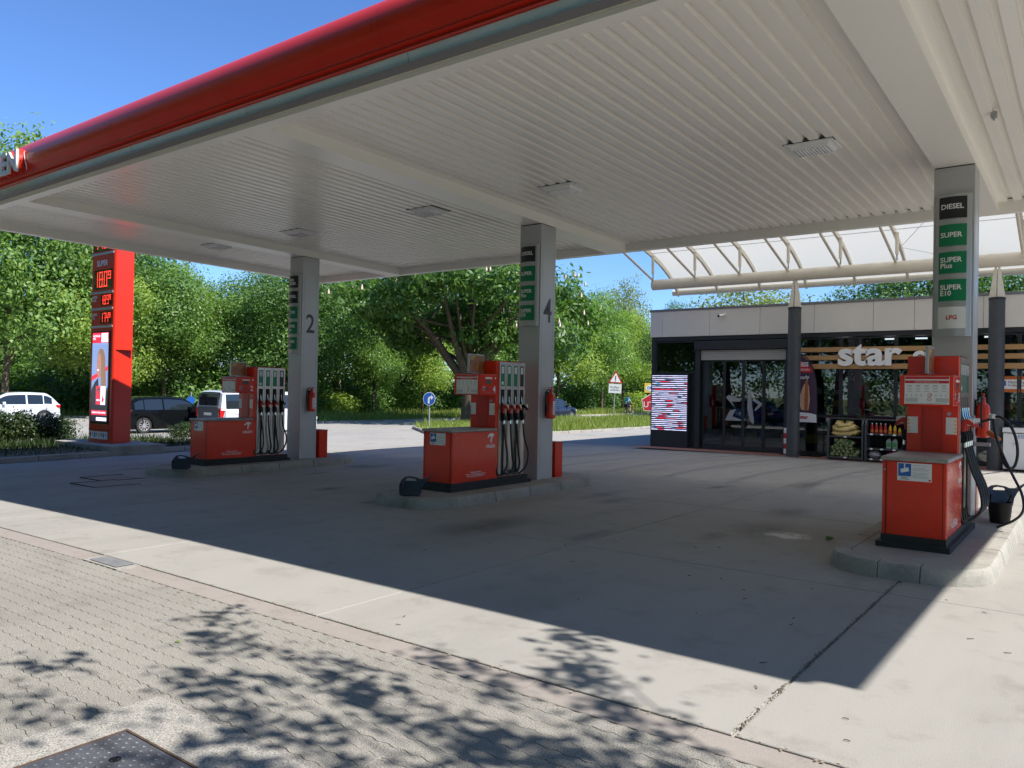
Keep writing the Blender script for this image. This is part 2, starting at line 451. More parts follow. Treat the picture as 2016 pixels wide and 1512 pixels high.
# interlocking wavy pavers
pav = bpy.data.objects.new('pavement', None); COL.objects.link(pav); kind(pav, 'structure')
LX, LY = .225, .1125
def wave(x): return .0075 * math.sin(4 * PI * x / LX)
def paver_mb(jit):
    mb = MB(); n = 12; gp = .001
    top = [(gp + (LX - 2 * gp) * i / n, LY - gp + wave(gp + (LX - 2 * gp) * i / n)) for i in range(n + 1)]
    bot = [(gp + (LX - 2 * gp) * i / n, gp + wave(gp + (LX - 2 * gp) * i / n)) for i in range(n + 1)][::-1]
    o = top + bot; N = len(o); cx, cy = LX / 2, LY / 2; q = .991
    vs = [(x, y, -.03) for x, y in o] + [(x, y, -.0035) for x, y in o] + [(cx + (x - cx) * q, cy + (y - cy) * (q - .02), 0) for x, y in o]
    fs = [[a + b * N, (a + 1) % N + b * N, (a + 1) % N + (b + 1) * N, a + (b + 1) * N] for b in (0, 1) for a in range(N)] + [list(range(2 * N, 3 * N))]
    mb.add(vs, fs); return mb
pme = paver_mb(0).mesh('paver', MT['paver'])
spots = []
for j in range(30):
    y = 3.565 - (j + 1) * LY
    for i in range(64):
        x = -11.5 + i * LX + (j % 2) * LX / 2
        if x > -4.05 and x < -2.58 and y + LY + .01 < 2.27: continue
        if y < 1.0 or x > 2: continue
        vis = x < -3.84 + (y + LY + .2 - 1.43) * 1.237 + .3 and x > -3.84 - (y + LY + .3 - 1.43) * 2.72 - .4
        spots.append((0 if vis else 1, x * x + y * y, x, y))
spots.sort()
rest = MB()
for k, (hid, d, x, y) in enumerate(spots):
    dz = g(x) + random.uniform(-.0013, .0006)
    if k < 300 and not hid:
        put('paver', pme, pav, (x, y, dz), 0, (random.uniform(-.006, .006), random.uniform(-.004, .004), 0))
    else:
        src = paver_mb(0)
        rest.add([v + Vector((x, y, dz)) for v in src.v], src.f)
kind(rest.build('paver', MT['paver'], pav), 'stuff')
mb = MB(); mb.grid([[(x, y, g(x) - .0125) for x in (-12, -8, 3)] for y in (-3, 3.575)]); mb.build('bedding_sand', MT['sand'], pav)

# steel hatch with its concrete frame, bottom left
hat = thing('access_hatch', 'chequered steel hatch in a pale concrete frame at the photographer\'s feet', 'hatch', (-3.2, 1.5, 0))
mb = MB()
x0, x1, y0, y1 = -4.065, -2.6, .7, 2.285; hx0, hx1, hy0, hy1 = -3.77, -2.9, .95, 1.955
for a, b, c, d in ((x0, hx0 - .02, y0, y1), (hx1 + .02, x1, y0, y1), (hx0 - .02, hx1 + .02, hy1 + .02, y1), (hx0 - .02, hx1 + .02, y0, hy0 - .02)):
    mb.box(a, b, c, d, -.05, .003)
mb.build('concrete_frame', MT['surround'], hat, off=(-3.2, 1.5, 0))
mb = MB()
for a, b, c, d in ((hx0 - .015, hx0 - .004, hy0, hy1 + .015), (hx1 + .004, hx1 + .015, hy0, hy1 + .015), (hx0 - .004, hx1 + .004, hy1 + .004, hy1 + .015)):
    mb.box(a, b, c, d, -.03, .006)
mb.build('rim', M('rusty_rim', (.10, .06, .04), .8, .2, .4, 30), hat, off=(-3.2, 1.5, 0))
mb = MB(); mb.box(hx0, hx1, hy0, hy1, -.012, .004); mb.build('lid', M('worn_steel', (.16, .165, .18), .38, .6, .3, 9), hat, off=(-3.2, 1.5, 0))
mb = MB()
for i in range(26):
    for j in range(30):
        cx, cy = hx0 + .03 + i * .0325, hy0 + .03 + j * .0325
        a = R(45) if (i + j) % 2 else R(-45)
        ca, sa = math.cos(a), math.sin(a)
        pts = [(-.016, 0, 0), (0, -.0042, 0), (.016, 0, 0), (0, .0042, 0), (0, 0, .0045)]
        mb.add([(cx + px * ca - py * sa, cy + px * sa + py * ca, .004 + pz) for px, py, pz in pts], [(0, 1, 4), (1, 2, 4), (2, 3, 4), (3, 0, 4)])
kind(mb.build('tread_bumps', bpy.data.materials['worn_steel'], hat, off=(-3.2, 1.5, 0)), 'stuff')
mb = MB(); mb.lathe([(.026, .004), (.026, .007), (.018, .007), (.017, .0045)], (-3.52, 1.78, 0), 14); mb.build('lifting_ring', MT['black'], hat, off=(-3.2, 1.5, 0))

# red brick walkway before the shop
mb = MB(); mb.grid([[(x, y, .004) for x in (-11.7, -8, 9)] for y in (22.0, 23.3)])
walk = kind(mb.build('walkway', MT['brick']), 'structure')

# square covers of the fuel tanks, far left
for k, (cx, cy, lb) in enumerate(((-13.9, 6.75, 'rectangular steel tank cover in the shaded forecourt, nearer the left edge'), (-14.75, 7.3, 'rectangular steel tank cover close to the nose of the farthest pump island'))):
    t = thing('tank_cover', lb, 'cover', (cx, cy, g(cx)), 0, 'tank covers in the forecourt')
    mb = MB(); mb.box(-.42, .42, -.36, .36, -.03, .006); mb.build('lid', MT['gutter'], t, bevel=.004)
    mb = MB(); mb.box(-.45, -.43, -.4, .4, -.03, .012); mb.box(.43, .45, -.4, .4, -.03, .012); mb.box(-.43, .43, -.4, -.37, -.03, .012); mb.build('rim', MT['plinth'], t)

# ------------------------------------------------------------------ canopy over the pumps
CZ0, SLOPE = 4.72, .0096
def cz(y): return CZ0 - SLOPE * (y - 5.58)          # underside of frame and beams
YF, YR, XL, XR = 5.58, 14.33, -17.40, 2.78
ROWS = (-14.58, -8.04, -1.44)
can = thing('station_canopy', 'large white ribbed filling station canopy with a rounded red fascia', 'canopy', (ROWS[1], 11.5, 0))
CO = (ROWS[1], 11.5, 0)
def cpart(mb, name, mat, **k): return mb.build(name, mat, can, off=CO, **k)

def outline(d, rr):
    """rounded rectangle round the soffit, pushed out by d"""
    ra, rb = max(.02, rr + d), .02; pts = []
    for cx, cy, a0, r_ in ((XL - d + ra, YF - d + ra, 180, ra), (XR + d - rb, YF - d + rb, 270, rb), (XR + d - rb, YR + d - rb, 0, rb), (XL - d + ra, YR + d - ra, 90, ra)):
        for k in range(9):
            a = R(a0 + k * 90 / 8); pts.append((cx + r_ * math.cos(a), cy + r_ * math.sin(a)))
    return pts
def sweep(prof, mat, name, rr=.35, smooth=30):
    mb = MB(); rows = []
    for d, z in prof:
        rows.append([(x, y, z + cz(y)) for x, y in outline(d, rr)])
    mb.grid(rows, close=True); return cpart(mb, name, mat, smooth=smooth, fix=False)
sweep([(-.01, .20), (0, .20), (0, 0), (.155, 0), (.155, .045)], MT['soffit'], 'edge_frame', .05)
sweep([(.152, .0), (.150, .05), (.172, .052), (.172, .08)], MT['trim'], 'inner_lip', .12)
sweep([(.172, .062), (.30, .066)], MT['dgrey'], 'shadow_gap', .2)
sweep([(.172, .066), (.195, .072), (.225, .12), (.245, .20), (.24, .215)], MT['silver'], 'silver_band', .3, 50)
rp = [(.22, .205), (.262, .212), (.276, .226), (.262, .240), (.246, .244), (.252, .262), (.290, .272), (.296, .285), (.282, .297)]
cr, cd_, czz = .31, .065, .545
for k in range(15):
    a = R(-42 + k * (132 / 14)); rp.append((cd_ + cr * math.cos(a), czz + cr * math.sin(a)))
rp += [(-.3, .86)]
sweep(rp, MT['red'], 'red_fascia', .42, 25)
# seams in the red fascia and silver band
for sx in (-16.0, -13.4, -10.8, -8.2, -5.6, -3.0, -.4, 2.2):
    mb = MB(); prof = [(d + .0025, z) for d, z in rp[8:20]]
    vs = []
    for xx in (sx - .003, sx + .003): vs += [(xx, YF - d, z + cz(YF)) for d, z in prof]
    n = len(prof); mb.add(vs, [[i, i + 1, i + 1 + n, i + n] for i in range(n - 1)])
    mb.add([(sx + q, YF - d - .0015, z + cz(YF)) for d, z in ((.195, .072), (.225, .12), (.245, .20)) for q in (.30, .305)], [(0, 1, 3, 2), (2, 3, 5, 4)])
    cpart(mb, 'fascia_seam', MT['redbox'], fix=False)
# roof deck
mb = MB(); mb.box(XL + .2, XR - .2, YF + .2, YR - .2, 5.42, 5.46); cpart(mb, 'roof_deck', MT['trim'])
# soffit: one pressed panel after another
SZ = .16; PW = .19
def soffit_prof(w):
    return [(0, SZ), (w - .082, SZ), (w - .070, SZ + .055), (w - .012, SZ + .055), (w, SZ)]
spans = [(XL, ROWS[0] - .23), (ROWS[0] + .23, ROWS[1] - .23), (ROWS[1] + .23, ROWS[2] - .23), (ROWS[2] + .23, XR)]
for a, b in spans:
    n = round((b - a) / PW); w = (b - a) / n
    mb = MB(); pr = soffit_prof(w)
    vs = [(x, YF, z + cz(YF)) for x, z in pr] + [(x, YR, z + cz(YR)) for x, z in pr]
    mb.add(vs, [[i, i + 5, i + 6, i + 1] for i in range(4)])
    me = mb.mesh('soffit_panel', MT['soffit'], fix=False)
    for k in range(n): put('soffit_panel', me, can, (a + k * w - CO[0], -CO[1], -CO[2]))
mb = MB(); mb.box(XL, XR, YF, YR, CZ0 + .26, CZ0 + .27); cpart(mb, 'soffit_backing', MT['trim'])
for cx in ROWS:
    mb = MB(); w = .23
    vs = [(cx + s * w, y, cz(y) + dz) for y in (YF - .005, YR + .005) for s in (-1, 1) for dz in (0, .22)]
    mb.add(vs, [(0, 2, 6, 4), (0, 4, 5, 1), (2, 3, 7, 6)]); cpart(mb, 'beam', MT['soffit'], fix=False)
mb = MB(); mb.box(-.93, -.87, 9.9, 9.98, cz(10) + .11, cz(10) + .17); mb.lathe([(.012, -.05), (.012, .05)], (-.9, 9.94, cz(10) + .13), 8); cpart(mb, 'sensor', MT['galv'])
# raised brand lettering on the fascia, only its last two letters are in view
mb_t = textmesh('ORLEN', .47, MT['white'], ext=.022, bold=.025, align='RIGHT', sx=1.12)
put('fascia_lettering', mb_t, can, (-13.62 - CO[0], YF - .44 - CO[1], 5.18), 0, FACE['-y'])
mb_t = textmesh('ORLEN', .47, MT['red'], ext=.04, bold=.035, align='RIGHT', sx=1.12)
put('letter_housing', mb_t, can, (-13.60 - CO[0], YF - .385 - CO[1], 5.18), 0, FACE['-y'])
mb = MB(); mb.tube([(-13.50 + .035 * math.cos(a), YF - .375 + .02 * math.sin(a * 2), 5.19 + .15 * math.sin(a)) for a in [R(110 + k * 20) for k in range(8)]], .008, 6); cpart(mb, 'fascia_arc', MT['white'])  # thin white arc beside the last letter

# lamps in the soffit
def lamp(label, x, y):
    z = cz(y) + SZ
    t = thing('canopy_lamp', label, 'lamp', (x, y, z), 0, 'square lamps let into the canopy soffit')
    mb = MB(); mb.box(-.305, .305, -.255, .255, .001, .012); mb.build('painted_shadow', MT['black'], t)  # black rim round the flange, a painted shadow line
    mb = MB(); mb.box(-.29, .29, -.24, .24, -.016, .02); mb.build('flange', MT['white'], t, bevel=.004)
    mb = MB(); vs = [(-.25, -.20, -.016), (.25, -.20, -.016), (.25, .20, -.016), (-.25, .20, -.016), (-.22, -.17, -.06), (.22, -.17, -.06), (.22, .17, -.06), (-.22, .17, -.06)]
    mb.add(vs, [(0, 1, 5, 4), (1, 2, 6, 5), (2, 3, 7, 6), (3, 0, 4, 7), (4, 5, 6, 7)]); mb.build('housing', MT['white'], t)
    mb = MB(); mb.box(-.205, .205, -.155, .155, -.063, -.0605); mb.build('lens_plate', MT['lens'], t)
    mb = MB()
    for i in range(10):
        for j in range(7):
            mb.lathe([(.014, 0), (.011, -.009), (.003, -.013)], (-.171 + i * .038, -.126 + j * .042, -.063), 6)
    kind(mb.build('lens_beads', MT['chrome'], t, smooth=50), 'stuff')
for x, lb in ((-15.8, 'soffit lamp farthest left in the picture'), (-12.95, 'soffit lamp above and left of the farthest column head'), (-9.4, 'soffit lamp half way between farthest and middle column'), (-6.57, 'soffit lamp just right of the middle column head'), (-2.85, 'largest soffit lamp in view, nearest the LPG column')):
    lamp(lb, x, 10.05)

# ------------------------------------------------------------------ canopy columns with fuel signs
def fuel_sign(col, cx, gx, plates, z0, z1, y, xoff):
    f = MB(); w = .205
    arc = [(-w, 0), (-w, -.02)] + [(-w + .02 + (2 * w - .04) * k / 8, -.05 - .05 * math.sin(PI * k / 8)) for k in range(9)] + [(w, -.02), (w, 0)]
    f.prism(arc, 'z', z0 - .03, z1 + .03)
    fr = f.build('sign_frame', MT['colframe'], col, loc=(xoff, y, -gx), smooth=35)
    n = len(plates); h = (z1 - z0) / n; pw = .155
    for k, (kind_, words) in enumerate(plates):
        t1 = z1 - k * h - .006; t0 = t1 - h + .075
        mb = MB(); rows = []
        for zz in (t0, t1): rows.append([(-pw + 2 * pw * q / 10, -.058 - .052 * math.sin(PI * (q + .9) / 11.8), zz) for q in range(11)])
        mb.grid(rows)
        mt = {'k': MT['blackpl'], 'g': MT['green'], 'w': MT['whitep']}[kind_]
        mb.build('fuel_plate', mt, fr, smooth=60, fix=False)
        sz = .088 if kind_ != 'w' else .075
        me = textmesh(words, sz, MT['white'] if kind_ != 'w' else MT['redprint'], ext=.001, bold=.02, align='LEFT' if kind_ != 'w' else 'CENTER', sx=.98)
        for v in me.vertices:
            v.co.x = v.co.x - (.135 if kind_ != 'w' else 0)
            q = (v.co.x + pw) / (2 * pw) * 10
            v.co.z += .062 + .052 * math.sin(PI * (q + .9) / 11.8)
        two = '\n' in words
        put('plate_lettering', me, fr, (0, 0, (t0 + t1) / 2 + (-.005 if two else (.0 if kind_ != 'k' else .01))), 0, FACE['-y'])

def column(cx, label, number, plates, z0, z1):
    gx = g(cx); ht = cz(11.3) - gx
    c = thing('canopy_column', label, 'column', (cx, 11.5, gx), 0, 'columns carrying the canopy')
    mb = MB(); mb.box(-.23, .23, -.235, .235, .14, ht - .012); mb.build('shaft', MT['col'], c, bevel=.006)
    mb = MB(); mb.box(-.222, .222, -.227, .227, ht - .012, ht); mb.build('head_joint', MT['black'], c)
    mb = MB(); mb.box(-.2305, -.2285 + .46, -.09, -.086, .3, ht - .5); mb.build('cladding_seam', MT['dgrey'], c) if False else None
    for yy in (-.175, .17):
        mb = MB(); mb.box(.2301, .2312, yy - .002, yy + .002, .3, ht - .45); mb.build('cladding_seam', MT['dgrey'], c)
    if number:
        text('number', number, .60, (.232, 0.0, 3.12 - gx), '+x', MT['dprint'], c, bold=.012, ext=.001, sx=.88)
    fuel_sign(c, cx, gx, plates, z0, z1, -.235, 0)
    return c
COLS = [
 column(ROWS[0], 'grey canopy column numbered 2, by the farthest pump', '2', [('k', 'LKW\nDIESEL'), ('k', 'DIESEL'), ('g', 'SUPER'), ('g', 'SUPER\nPlus'), ('g', 'SUPER\nE10')], 2.48, 4.22),
 column(ROWS[1], 'grey canopy column numbered 4, in the middle of the forecourt', '4', [('k', 'DIESEL'), ('g', 'SUPER'), ('g', 'SUPER\nPlus'), ('g', 'SUPER\nE10')], 2.88, 4.26),
 column(ROWS[2], 'grey canopy column whose fuel sign also shows LPG, nearest the shop', None, [('k', 'DIESEL'), ('g', 'SUPER'), ('g', 'SUPER\nPlus'), ('g', 'SUPER\nE10'), ('w', 'LPG')], 2.52, 4.26)]

# ------------------------------------------------------------------ pump islands
def island(cx, label):
    gx = g(cx)
    t = thing('pump_island', label, 'island', (cx, 8.0, gx), 0, 'raised kerbed pump islands')
    hw, rr, L = .735, .55, 4.75          # outer half width, corner radius, length
    def ring(off, z):
        pass
    def block(path):
        """kerb stone following path (list of (x,y,nx,ny)); battered outer face"""
        mb = MB(); prof = [(0.0, 0.0), (-.012, .06), (-.03, .128), (-.05, .148), (-.20, .150), (-.20, 0)]
        rows = [[(x + nx * d, y + ny * d, z) for d, z in prof] for x, y, nx, ny in path]
        mb.grid(rows); n = len(prof); N = len(path)
        mb.f.append(list(range(n))); mb.m.append(0); mb.f.append([(N - 1) * n + k for k in range(n)]); mb.m.append(0)
        return mb.build('kerb_stone', MT['kerb'], t, smooth=32)
    def arc(cx_, cy_, a0, a1, n=7): return [(cx_ + rr * math.cos(R(a0 + (a1 - a0) * k / n)), cy_ + rr * math.sin(R(a0 + (a1 - a0) * k / n)), math.cos(R(a0 + (a1 - a0) * k / n)), math.sin(R(a0 + (a1 - a0) * k / n))) for k in range(n + 1)]
    gp = .008
    for yc, a in ((rr, 1), (L - rr, 0)):
        if a:
            block(arc(-hw + rr, yc, 180, 270)); block(arc(hw - rr, yc, 270, 360))
            block([(-hw + rr + gp, 0, 0, -1), (hw - rr - gp, 0, 0, -1)])
        else:
            block(arc(hw - rr, yc, 0, 90)); block(arc(-hw + rr, yc, 90, 180))
            block([(-hw + rr + gp, L, 0, 1), (hw - rr - gp, L, 0, 1)])
    n = 4; seg = (L - 2 * rr) / n
    for k in range(n):
        y0, y1 = rr + k * seg + gp, rr + (k + 1) * seg - gp
        block([(hw, y0, 1, 0), (hw, y1, 1, 0)]); block([(-hw, y1, -1, 0), (-hw, y0, -1, 0)])
    ins = .205; r3 = rr - ins; poly = []
    for px, py, a0 in ((-hw + rr, rr, 180), (hw - rr, rr, 270), (hw - rr, L - rr, 0), (-hw + rr, L - rr, 90)):
        for k in range(7): a = R(a0 + 15 * k); poly.append((px + r3 * math.cos(a), py + r3 * math.sin(a)))
    mb = MB(); mb.prism(poly, 'z', 0, .147); mb.build('infill', MT['islfill'], t)
    return t
island(ROWS[0], 'kerbed island under pump 2, farthest left')
island(ROWS[1], 'kerbed island under pump 4, in the middle')
island(ROWS[2], 'kerbed island at the right, its front corner in the sun')

# ------------------------------------------------------------------ fuel dispensers
PO = (0, 9.9, .15)
def eagle(parent, cy, cz_, s, face, x):
    pts = [(-.52, .02), (-.36, .26), (-.12, .42), (.16, .47), (.46, .34), (.56, .16), (.34, .20), (.22, .18), (.30, .02), (.16, -.12), (.22, -.20), (.12, -.34), (.10, -.5), (0, -.42), (-.06, -.24), (.0, -.06), (.08, .08), (-.06, .16), (-.2, .14), (-.34, .02)]
    mb = MB(); mb.prism([(p[0] * s, p[1] * s) for p in pts], 'z', 0, .0015)
    o = mb.build('eagle_emblem', MT['white'], parent); o.location = (x, cy, cz_); o.rotation_euler = FACE[face]; return o

def pump(cx, label, number, big=0):
    gx = g(cx); cx -= .035
    t = thing('fuel_dispenser', label, 'fuel pump', (cx, PO[1], gx + PO[2]), 0, 'red fuel dispensers')
    def P(mb, name, mat, par=None, **k): return mb.build(name, mat, par or t, off=PO if not par else (0, 0, 0), **k)
    mb = MB(); mb.box(-.345, .345, 8.88, 10.96, .147, .205); mb.box(-.305, .305, 8.93, 10.92, .205, .275); P(mb, 'plinth', MT['plinth'])
    mb = MB(); mb.box(-.30, .30, 8.95, 10.08, .262, 1.045); P(mb, 'cabinet', MT['redp'], bevel=.008)
    mb = MB(); mb.box(-.255, .262, 8.944, 8.9495, .275, 1.035); P(mb, 'front_door', MT['redp'], bevel=.002)
    for s in (-1, 1):
        mb = MB(); mb.box(s * .3005 - .002, s * .3005 + .002, 8.972, 10.06, .28, 1.03); P(mb, 'side_door', MT['redp'], bevel=.001)
    mb = MB()
    for xx in (-.262, .266): mb.box(xx - .0025, xx + .0025, 8.946, 8.9495, .27, 1.04)
    P(mb, 'door_gap', MT['black'])
    mb = MB(); mb.lathe([(.009, 0), (.009, .004)], (-.275, 8.948, .95), 10, mat=Matrix.Rotation(R(90), 3, 'X')); mb.lathe([(.009, 0), (.009, .004)], (.303, 9.07, .97), 10, mat=Matrix.Rotation(R(90), 3, 'Y')); P(mb, 'lock', MT['galv'])
    mb = MB(); mb.box(-.315, .315, 8.92, 10.04, 1.046, 1.088); P(mb, 'countertop', MT['counter'], bevel=.01)
    # neck with its grille
    mb = MB(); mb.box(-.262, .262, 10.04, 10.089, 1.085, 1.955); P(mb, 'neck', MT['redp'], bevel=.005)
    mb = MB(); mb.box(-.11, .11, 10.034, 10.0395, 1.12, 1.60); P(mb, 'vent_panel', MT['redbox'])
    mb = MB()
    for k in range(26): z = 1.135 + k * .0175; mb.box(-.085, .085, 10.029, 10.0335, z, z + .008)
    kind(P(mb, 'vent_louvres', MT['redp']), 'stuff')
    for xx in (-.20, .195):
        mb = MB(); mb.box(xx - .055, xx + .055, 10.035, 10.0385, 1.30, 1.49); o = P(mb, 'notice', MT['white'])
        mb = MB(); sgn = -1 if xx < 0 else 1
        for k in range(4): mb.lathe([(.012, 0), (.012, .001)], (xx + sgn * .04 - 0, 10.034 - 9.9, 1.325 + .042 * k - .15), 8, mat=Matrix.Rotation(R(90), 3, 'X'))
        mb.build('notice_mark', MT['yprint'], o)
    mb = MB(); mb.lathe([(.022, 0), (.022, .002)], (.17, 10.038, 1.53), 12, mat=Matrix.Rotation(R(90), 3, 'X')); P(mb, 'round_sticker', MT['gprint'])
    # head with poster and displays
    mb = MB(); mb.box(-.268, .268, 9.62, 10.075, 1.62, 1.962); P(mb, 'head', MT['redp'], bevel=.014)
    mb = MB(); mb.box(-.215, .225, 9.614, 9.6185, 1.638, 1.945); po = P(mb, 'safety_poster', MT['white'])
    y = 9.613 - 9.9
    mb = MB(); mb.box(-.212, .222, y - .0006, y, 1.913 - .15, 1.942 - .15, 0); mb.box(-.212, .222, y - .0006, y, 1.868 - .15, 1.898 - .15, 0); mb.build('poster_header', MT['redprint'], po)
    mb = MB()
    for k in range(5):
        xc = -.165 + k * .085
        mb.box(xc - .022, xc + .022, y - .0006, y, 1.838 - .15, 1.846 - .15)
        if k == 3:
            for a, b, c, d in ((-.02, .02, .0, .003), (-.02, .02, -.036, -.033), (-.02, -.017, -.036, 0), (.017, .02, -.036, 0)): mb.box(xc + a, xc + b, y - .0006, y, 1.83 - .15 + c, 1.83 - .15 + d)
        else:
            for q in range(16):
                a0, a1 = q * PI / 8, (q + 1) * PI / 8
                mb.add([(xc + r_ * math.cos(a), y - .0006, 1.812 - .15 + r_ * math.sin(a)) for a in (a0, a1) for r_ in (.018, .0215)], [(0, 1, 3, 2)])
        mb.box(xc - .011, xc + .011, y - .0006, y, 1.809 - .15, 1.815 - .15)
        mb.box(xc - .025, xc + .025, y - .0006, y, 1.776 - .15, 1.781 - .15)
    for k in range(9):
        xc = -.192 + k * .048
        if k in (4,): continue
        for q in range(4):
            a0, a1 = q * PI / 2, (q + 1) * PI / 2
            mb.add([(xc + r_ * math.cos(a), y - .0006, 1.735 - .15 + r_ * math.sin(a)) for a in (a0, a1) for r_ in (.011, .014)], [(0, 1, 3, 2)])
        mb.box(xc - .004, xc + .004, y - .0006, y, 1.731 - .15, 1.739 - .15)
    for side in (-.14, .16):
        for k in range(5): mb.box(side - .065, side + .06, y - .0006, y, 1.70 - .15 - k * .009, 1.7045 - .15 - k * .009)
    mb.box(-.2, .21, y - .0006, y, 1.644 - .15, 1.649 - .15)
    mb.build('poster_print', MT['gprint'], po)
    mb = MB()
    for zc in (1.742, 1.692):
        for q in range(14):
            a0, a1 = q * PI / 7, (q + 1) * PI / 7
            mb.add([(.035 + r_ * math.cos(a), y - .0008, zc - .15 + r_ * math.sin(a)) for a in (a0, a1) for r_ in (.017, .021)], [(0, 1, 3, 2)])
        mb.bar((.021, y - .0008, zc - .164), (.049, y - .0008, zc - .136), .004, .0006)
    mb.build('prohibition_sign', MT['redprint'], po)
    text('poster_lettering', 'Achtung Videoüberwachung', .021, (.005, y - .0008, 1.883 - .15), '-y', MT['white'], po, ext=.0003)
    for s, fc in ((1, '+x'), (-1, '-x')):
        xs_ = s * .268
        mb = MB(); mb.box(*sorted((xs_ + s * .0005, xs_ + s * .003)), 9.655, 10.055, 1.645, 1.94); pn = P(mb, 'display_panel', MT['redp'], bevel=.002)
        xo = xs_ + s * .0042
        def fx(a, b, c, d, nm, mt):
            mb = MB(); mb.box(*sorted((xo - s * .0008, xo + s * .0008)), a - 9.9, b - 9.9, c - .15, d - .15); mb.build(nm, mt, pn)
        fx(9.76, 9.93, 1.885, 1.912, 'price_window', MT['white']); fx(9.775, 9.905, 1.80, 1.872, 'lcd', MT['lcd'])
        fx(9.69, 9.75, 1.695, 1.765, 'card_reader', MT['gprint']); fx(9.805, 9.855, 1.70, 1.735, 'keypad', MT['dprint'])
        fx(9.68, 10.02, 1.652, 1.672, 'notice_strip', MT['redprint'])
        mb = MB(); mb.lathe([(.016, 0), (.016, .003)], (xo, 10.01 - 9.9, 1.90 - .15), 12, mat=Matrix.Rotation(R(90), 3, 'Y')); mb.build('speaker_hole', MT['white'], pn)
        mb = MB(); mb.box(*sorted((xo - s * .0008, xo + s * .0008)), 9.70 - 9.9, 9.74 - 9.9, 1.71 - .15, 1.735 - .15); mb.build('reader_slot', MT['dprint'], pn)
        text('number', number, .15, (xo + s * .001, 9.985 - 9.9, 1.715 - .15), fc, MT['white'], pn, ext=.0006, bold=.012)
        # hose side
        xh = s * .262
        for k in range(4):
            y0 = 10.125 + k * .178; y1 = y0 + .172
            mb = MB(); mb.box(*sorted((xh, xh + s * .012)), y0, y1, .285, 1.30); P(mb, 'hose_panel', MT['steel'], bevel=.004)
            mb = MB(); mb.box(*sorted((xh, xh + s * .012)), y0, y0 + .034, 1.305, 2.175); mb.box(*sorted((xh, xh + s * .012)), y1 - .034, y1, 1.305, 2.175); mb.box(*sorted((xh, xh + s * .012)), y0 + .034, y1 - .034, 2.12, 2.175); mb.box(*sorted((xh, xh + s * .012)), y0 + .034, y1 - .034, 1.72, 1.775); P(mb, 'hose_panel', MT['steel'])
            mt = MT['blackpl'] if k == 3 else MT['green']
            mb = MB(); mb.box(*sorted((xh, xh + s * .009)), y0 + .036, y1 - .036, 1.778, 2.118); fp = P(mb, 'fuel_label', mt)
            mb = MB(); mb.box(*sorted((xh + s * .0092, xh + s * .0102)), y0 + .058 - 9.9, y1 - .052 - 9.9, 1.985 - .15, 2.095 - .15)
            if k == 0: mb.box(*sorted((xh + s * .0092, xh + s * .0102)), y0 + .058 - 9.9, y1 - .062 - 9.9, 1.80 - .15, 1.85 - .15)
            mb.build('price_card', MT['white'], fp)
            mb = MB()
            for q in range(3): mb.box(*sorted((xh + s * .0103, xh + s * .0108)), y0 + .072 - 9.9, y1 - .066 - 9.9, 2.0 - .15 + q * .03, 2.014 - .15 + q * .03)
            mb.build('card_print', MT['gprint'], fp)
            mb = MB(); mb.box(*sorted((xh - s * .06, xh + s * .002)), y0 + .036, y1 - .036, 1.31, 1.718); P(mb, 'nozzle_boot', MT['black'])
            yc = (y0 + y1) / 2
            mb = MB()
            mb.tube([(xh + s * .015, yc, 1.60), (xh + s * .02, yc, 1.52), (xh + s * .045, yc, 1.44)], .011, 8)
            nz = P(mb, 'nozzle', MT['chrome'], smooth=40)
            body = MB()
            side = [(.0, 1.40), (.03, 1.47), (.075, 1.475), (.135, 1.43), (.15, 1.39), (.135, 1.375), (.105, 1.405), (.06, 1.42), (.05, 1.33), (.02, 1.32)]
            body.prism([(xh + s * u, w - .15) for u, w in side], 'y', yc - 9.9 - .024, yc - 9.9 + .024)
            body.build('nozzle_guard', MT['redbox'] if k != 3 else MT['black'], nz, bevel=.006)
            mb = MB(); mb.box(*sorted((xh + s * .07, xh + s * .14)), yc - 9.9 - .014, yc - 9.9 + .014, 1.40 - .15, 1.478 - .15, mat=None); mb.build('nozzle_tag', MT['whitep'], nz, bevel=.006)
            mb = MB(); mb.prism([(xh + s * u, w - .15) for u, w in ((.0, 1.20), (.0, 1.32), (.055, 1.335), (.075, 1.28), (.075, 1.22), (.05, 1.20))], 'y', yc - 9.9 - .03, yc - 9.9 + .03); mb.build('nozzle_handle', MT['black'], nz, bevel=.008)
            mb = MB(); mb.tube([(xh + s * .05, yc, 1.225), (xh + s * .054, yc, 1.15)], .017, 10); P(mb, 'hose_swivel', MT['chrome'], smooth=40)
            B = .05 + .10 * big
            d = .02 * k
            pts = [(xh + s * .054, yc, 1.16), (xh + s * (.06 + B * .35), yc + .01, .92), (xh + s * (.07 + B * .9), yc + .02 + d, .66), (xh + s * (.07 + B), yc + .0 + d * .5, .46), (xh + s * (.05 + B * .5), yc - .07, .335), (xh + s * .05, yc - .14, .33), (xh + s * .03, yc - .17, .44)]
            if big == 0 and k in (1, 2): pts = [(xh + s * .054, yc, 1.16), (xh + s * .07, yc + .005, .9), (xh + s * .075, yc + .04, .62), (xh + s * .07, yc + .075, .46), (xh + s * .06, yc + .02, .345), (xh + s * .05, yc - .09, .32), (xh + s * .03, yc - .15, .38)]
            mb = MB(); mb.tube(catmull(pts, 6), .0165, 8); P(mb, 'hose', MT['rubber'], smooth=60)
            mb = MB(); mb.tube([(xh + s * .028, yc - .155, 1.28), (xh + s * .03, yc - .16, .30)], .013, 6)
            if k % 2 == 1: P(mb, 'hose', MT['rubber'], smooth=60)
    mb = MB(); mb.box(-.262, .262, 10.09, 10.855, .275, 2.185); P(mb, 'hose_housing', MT['redp'], bevel=.006)
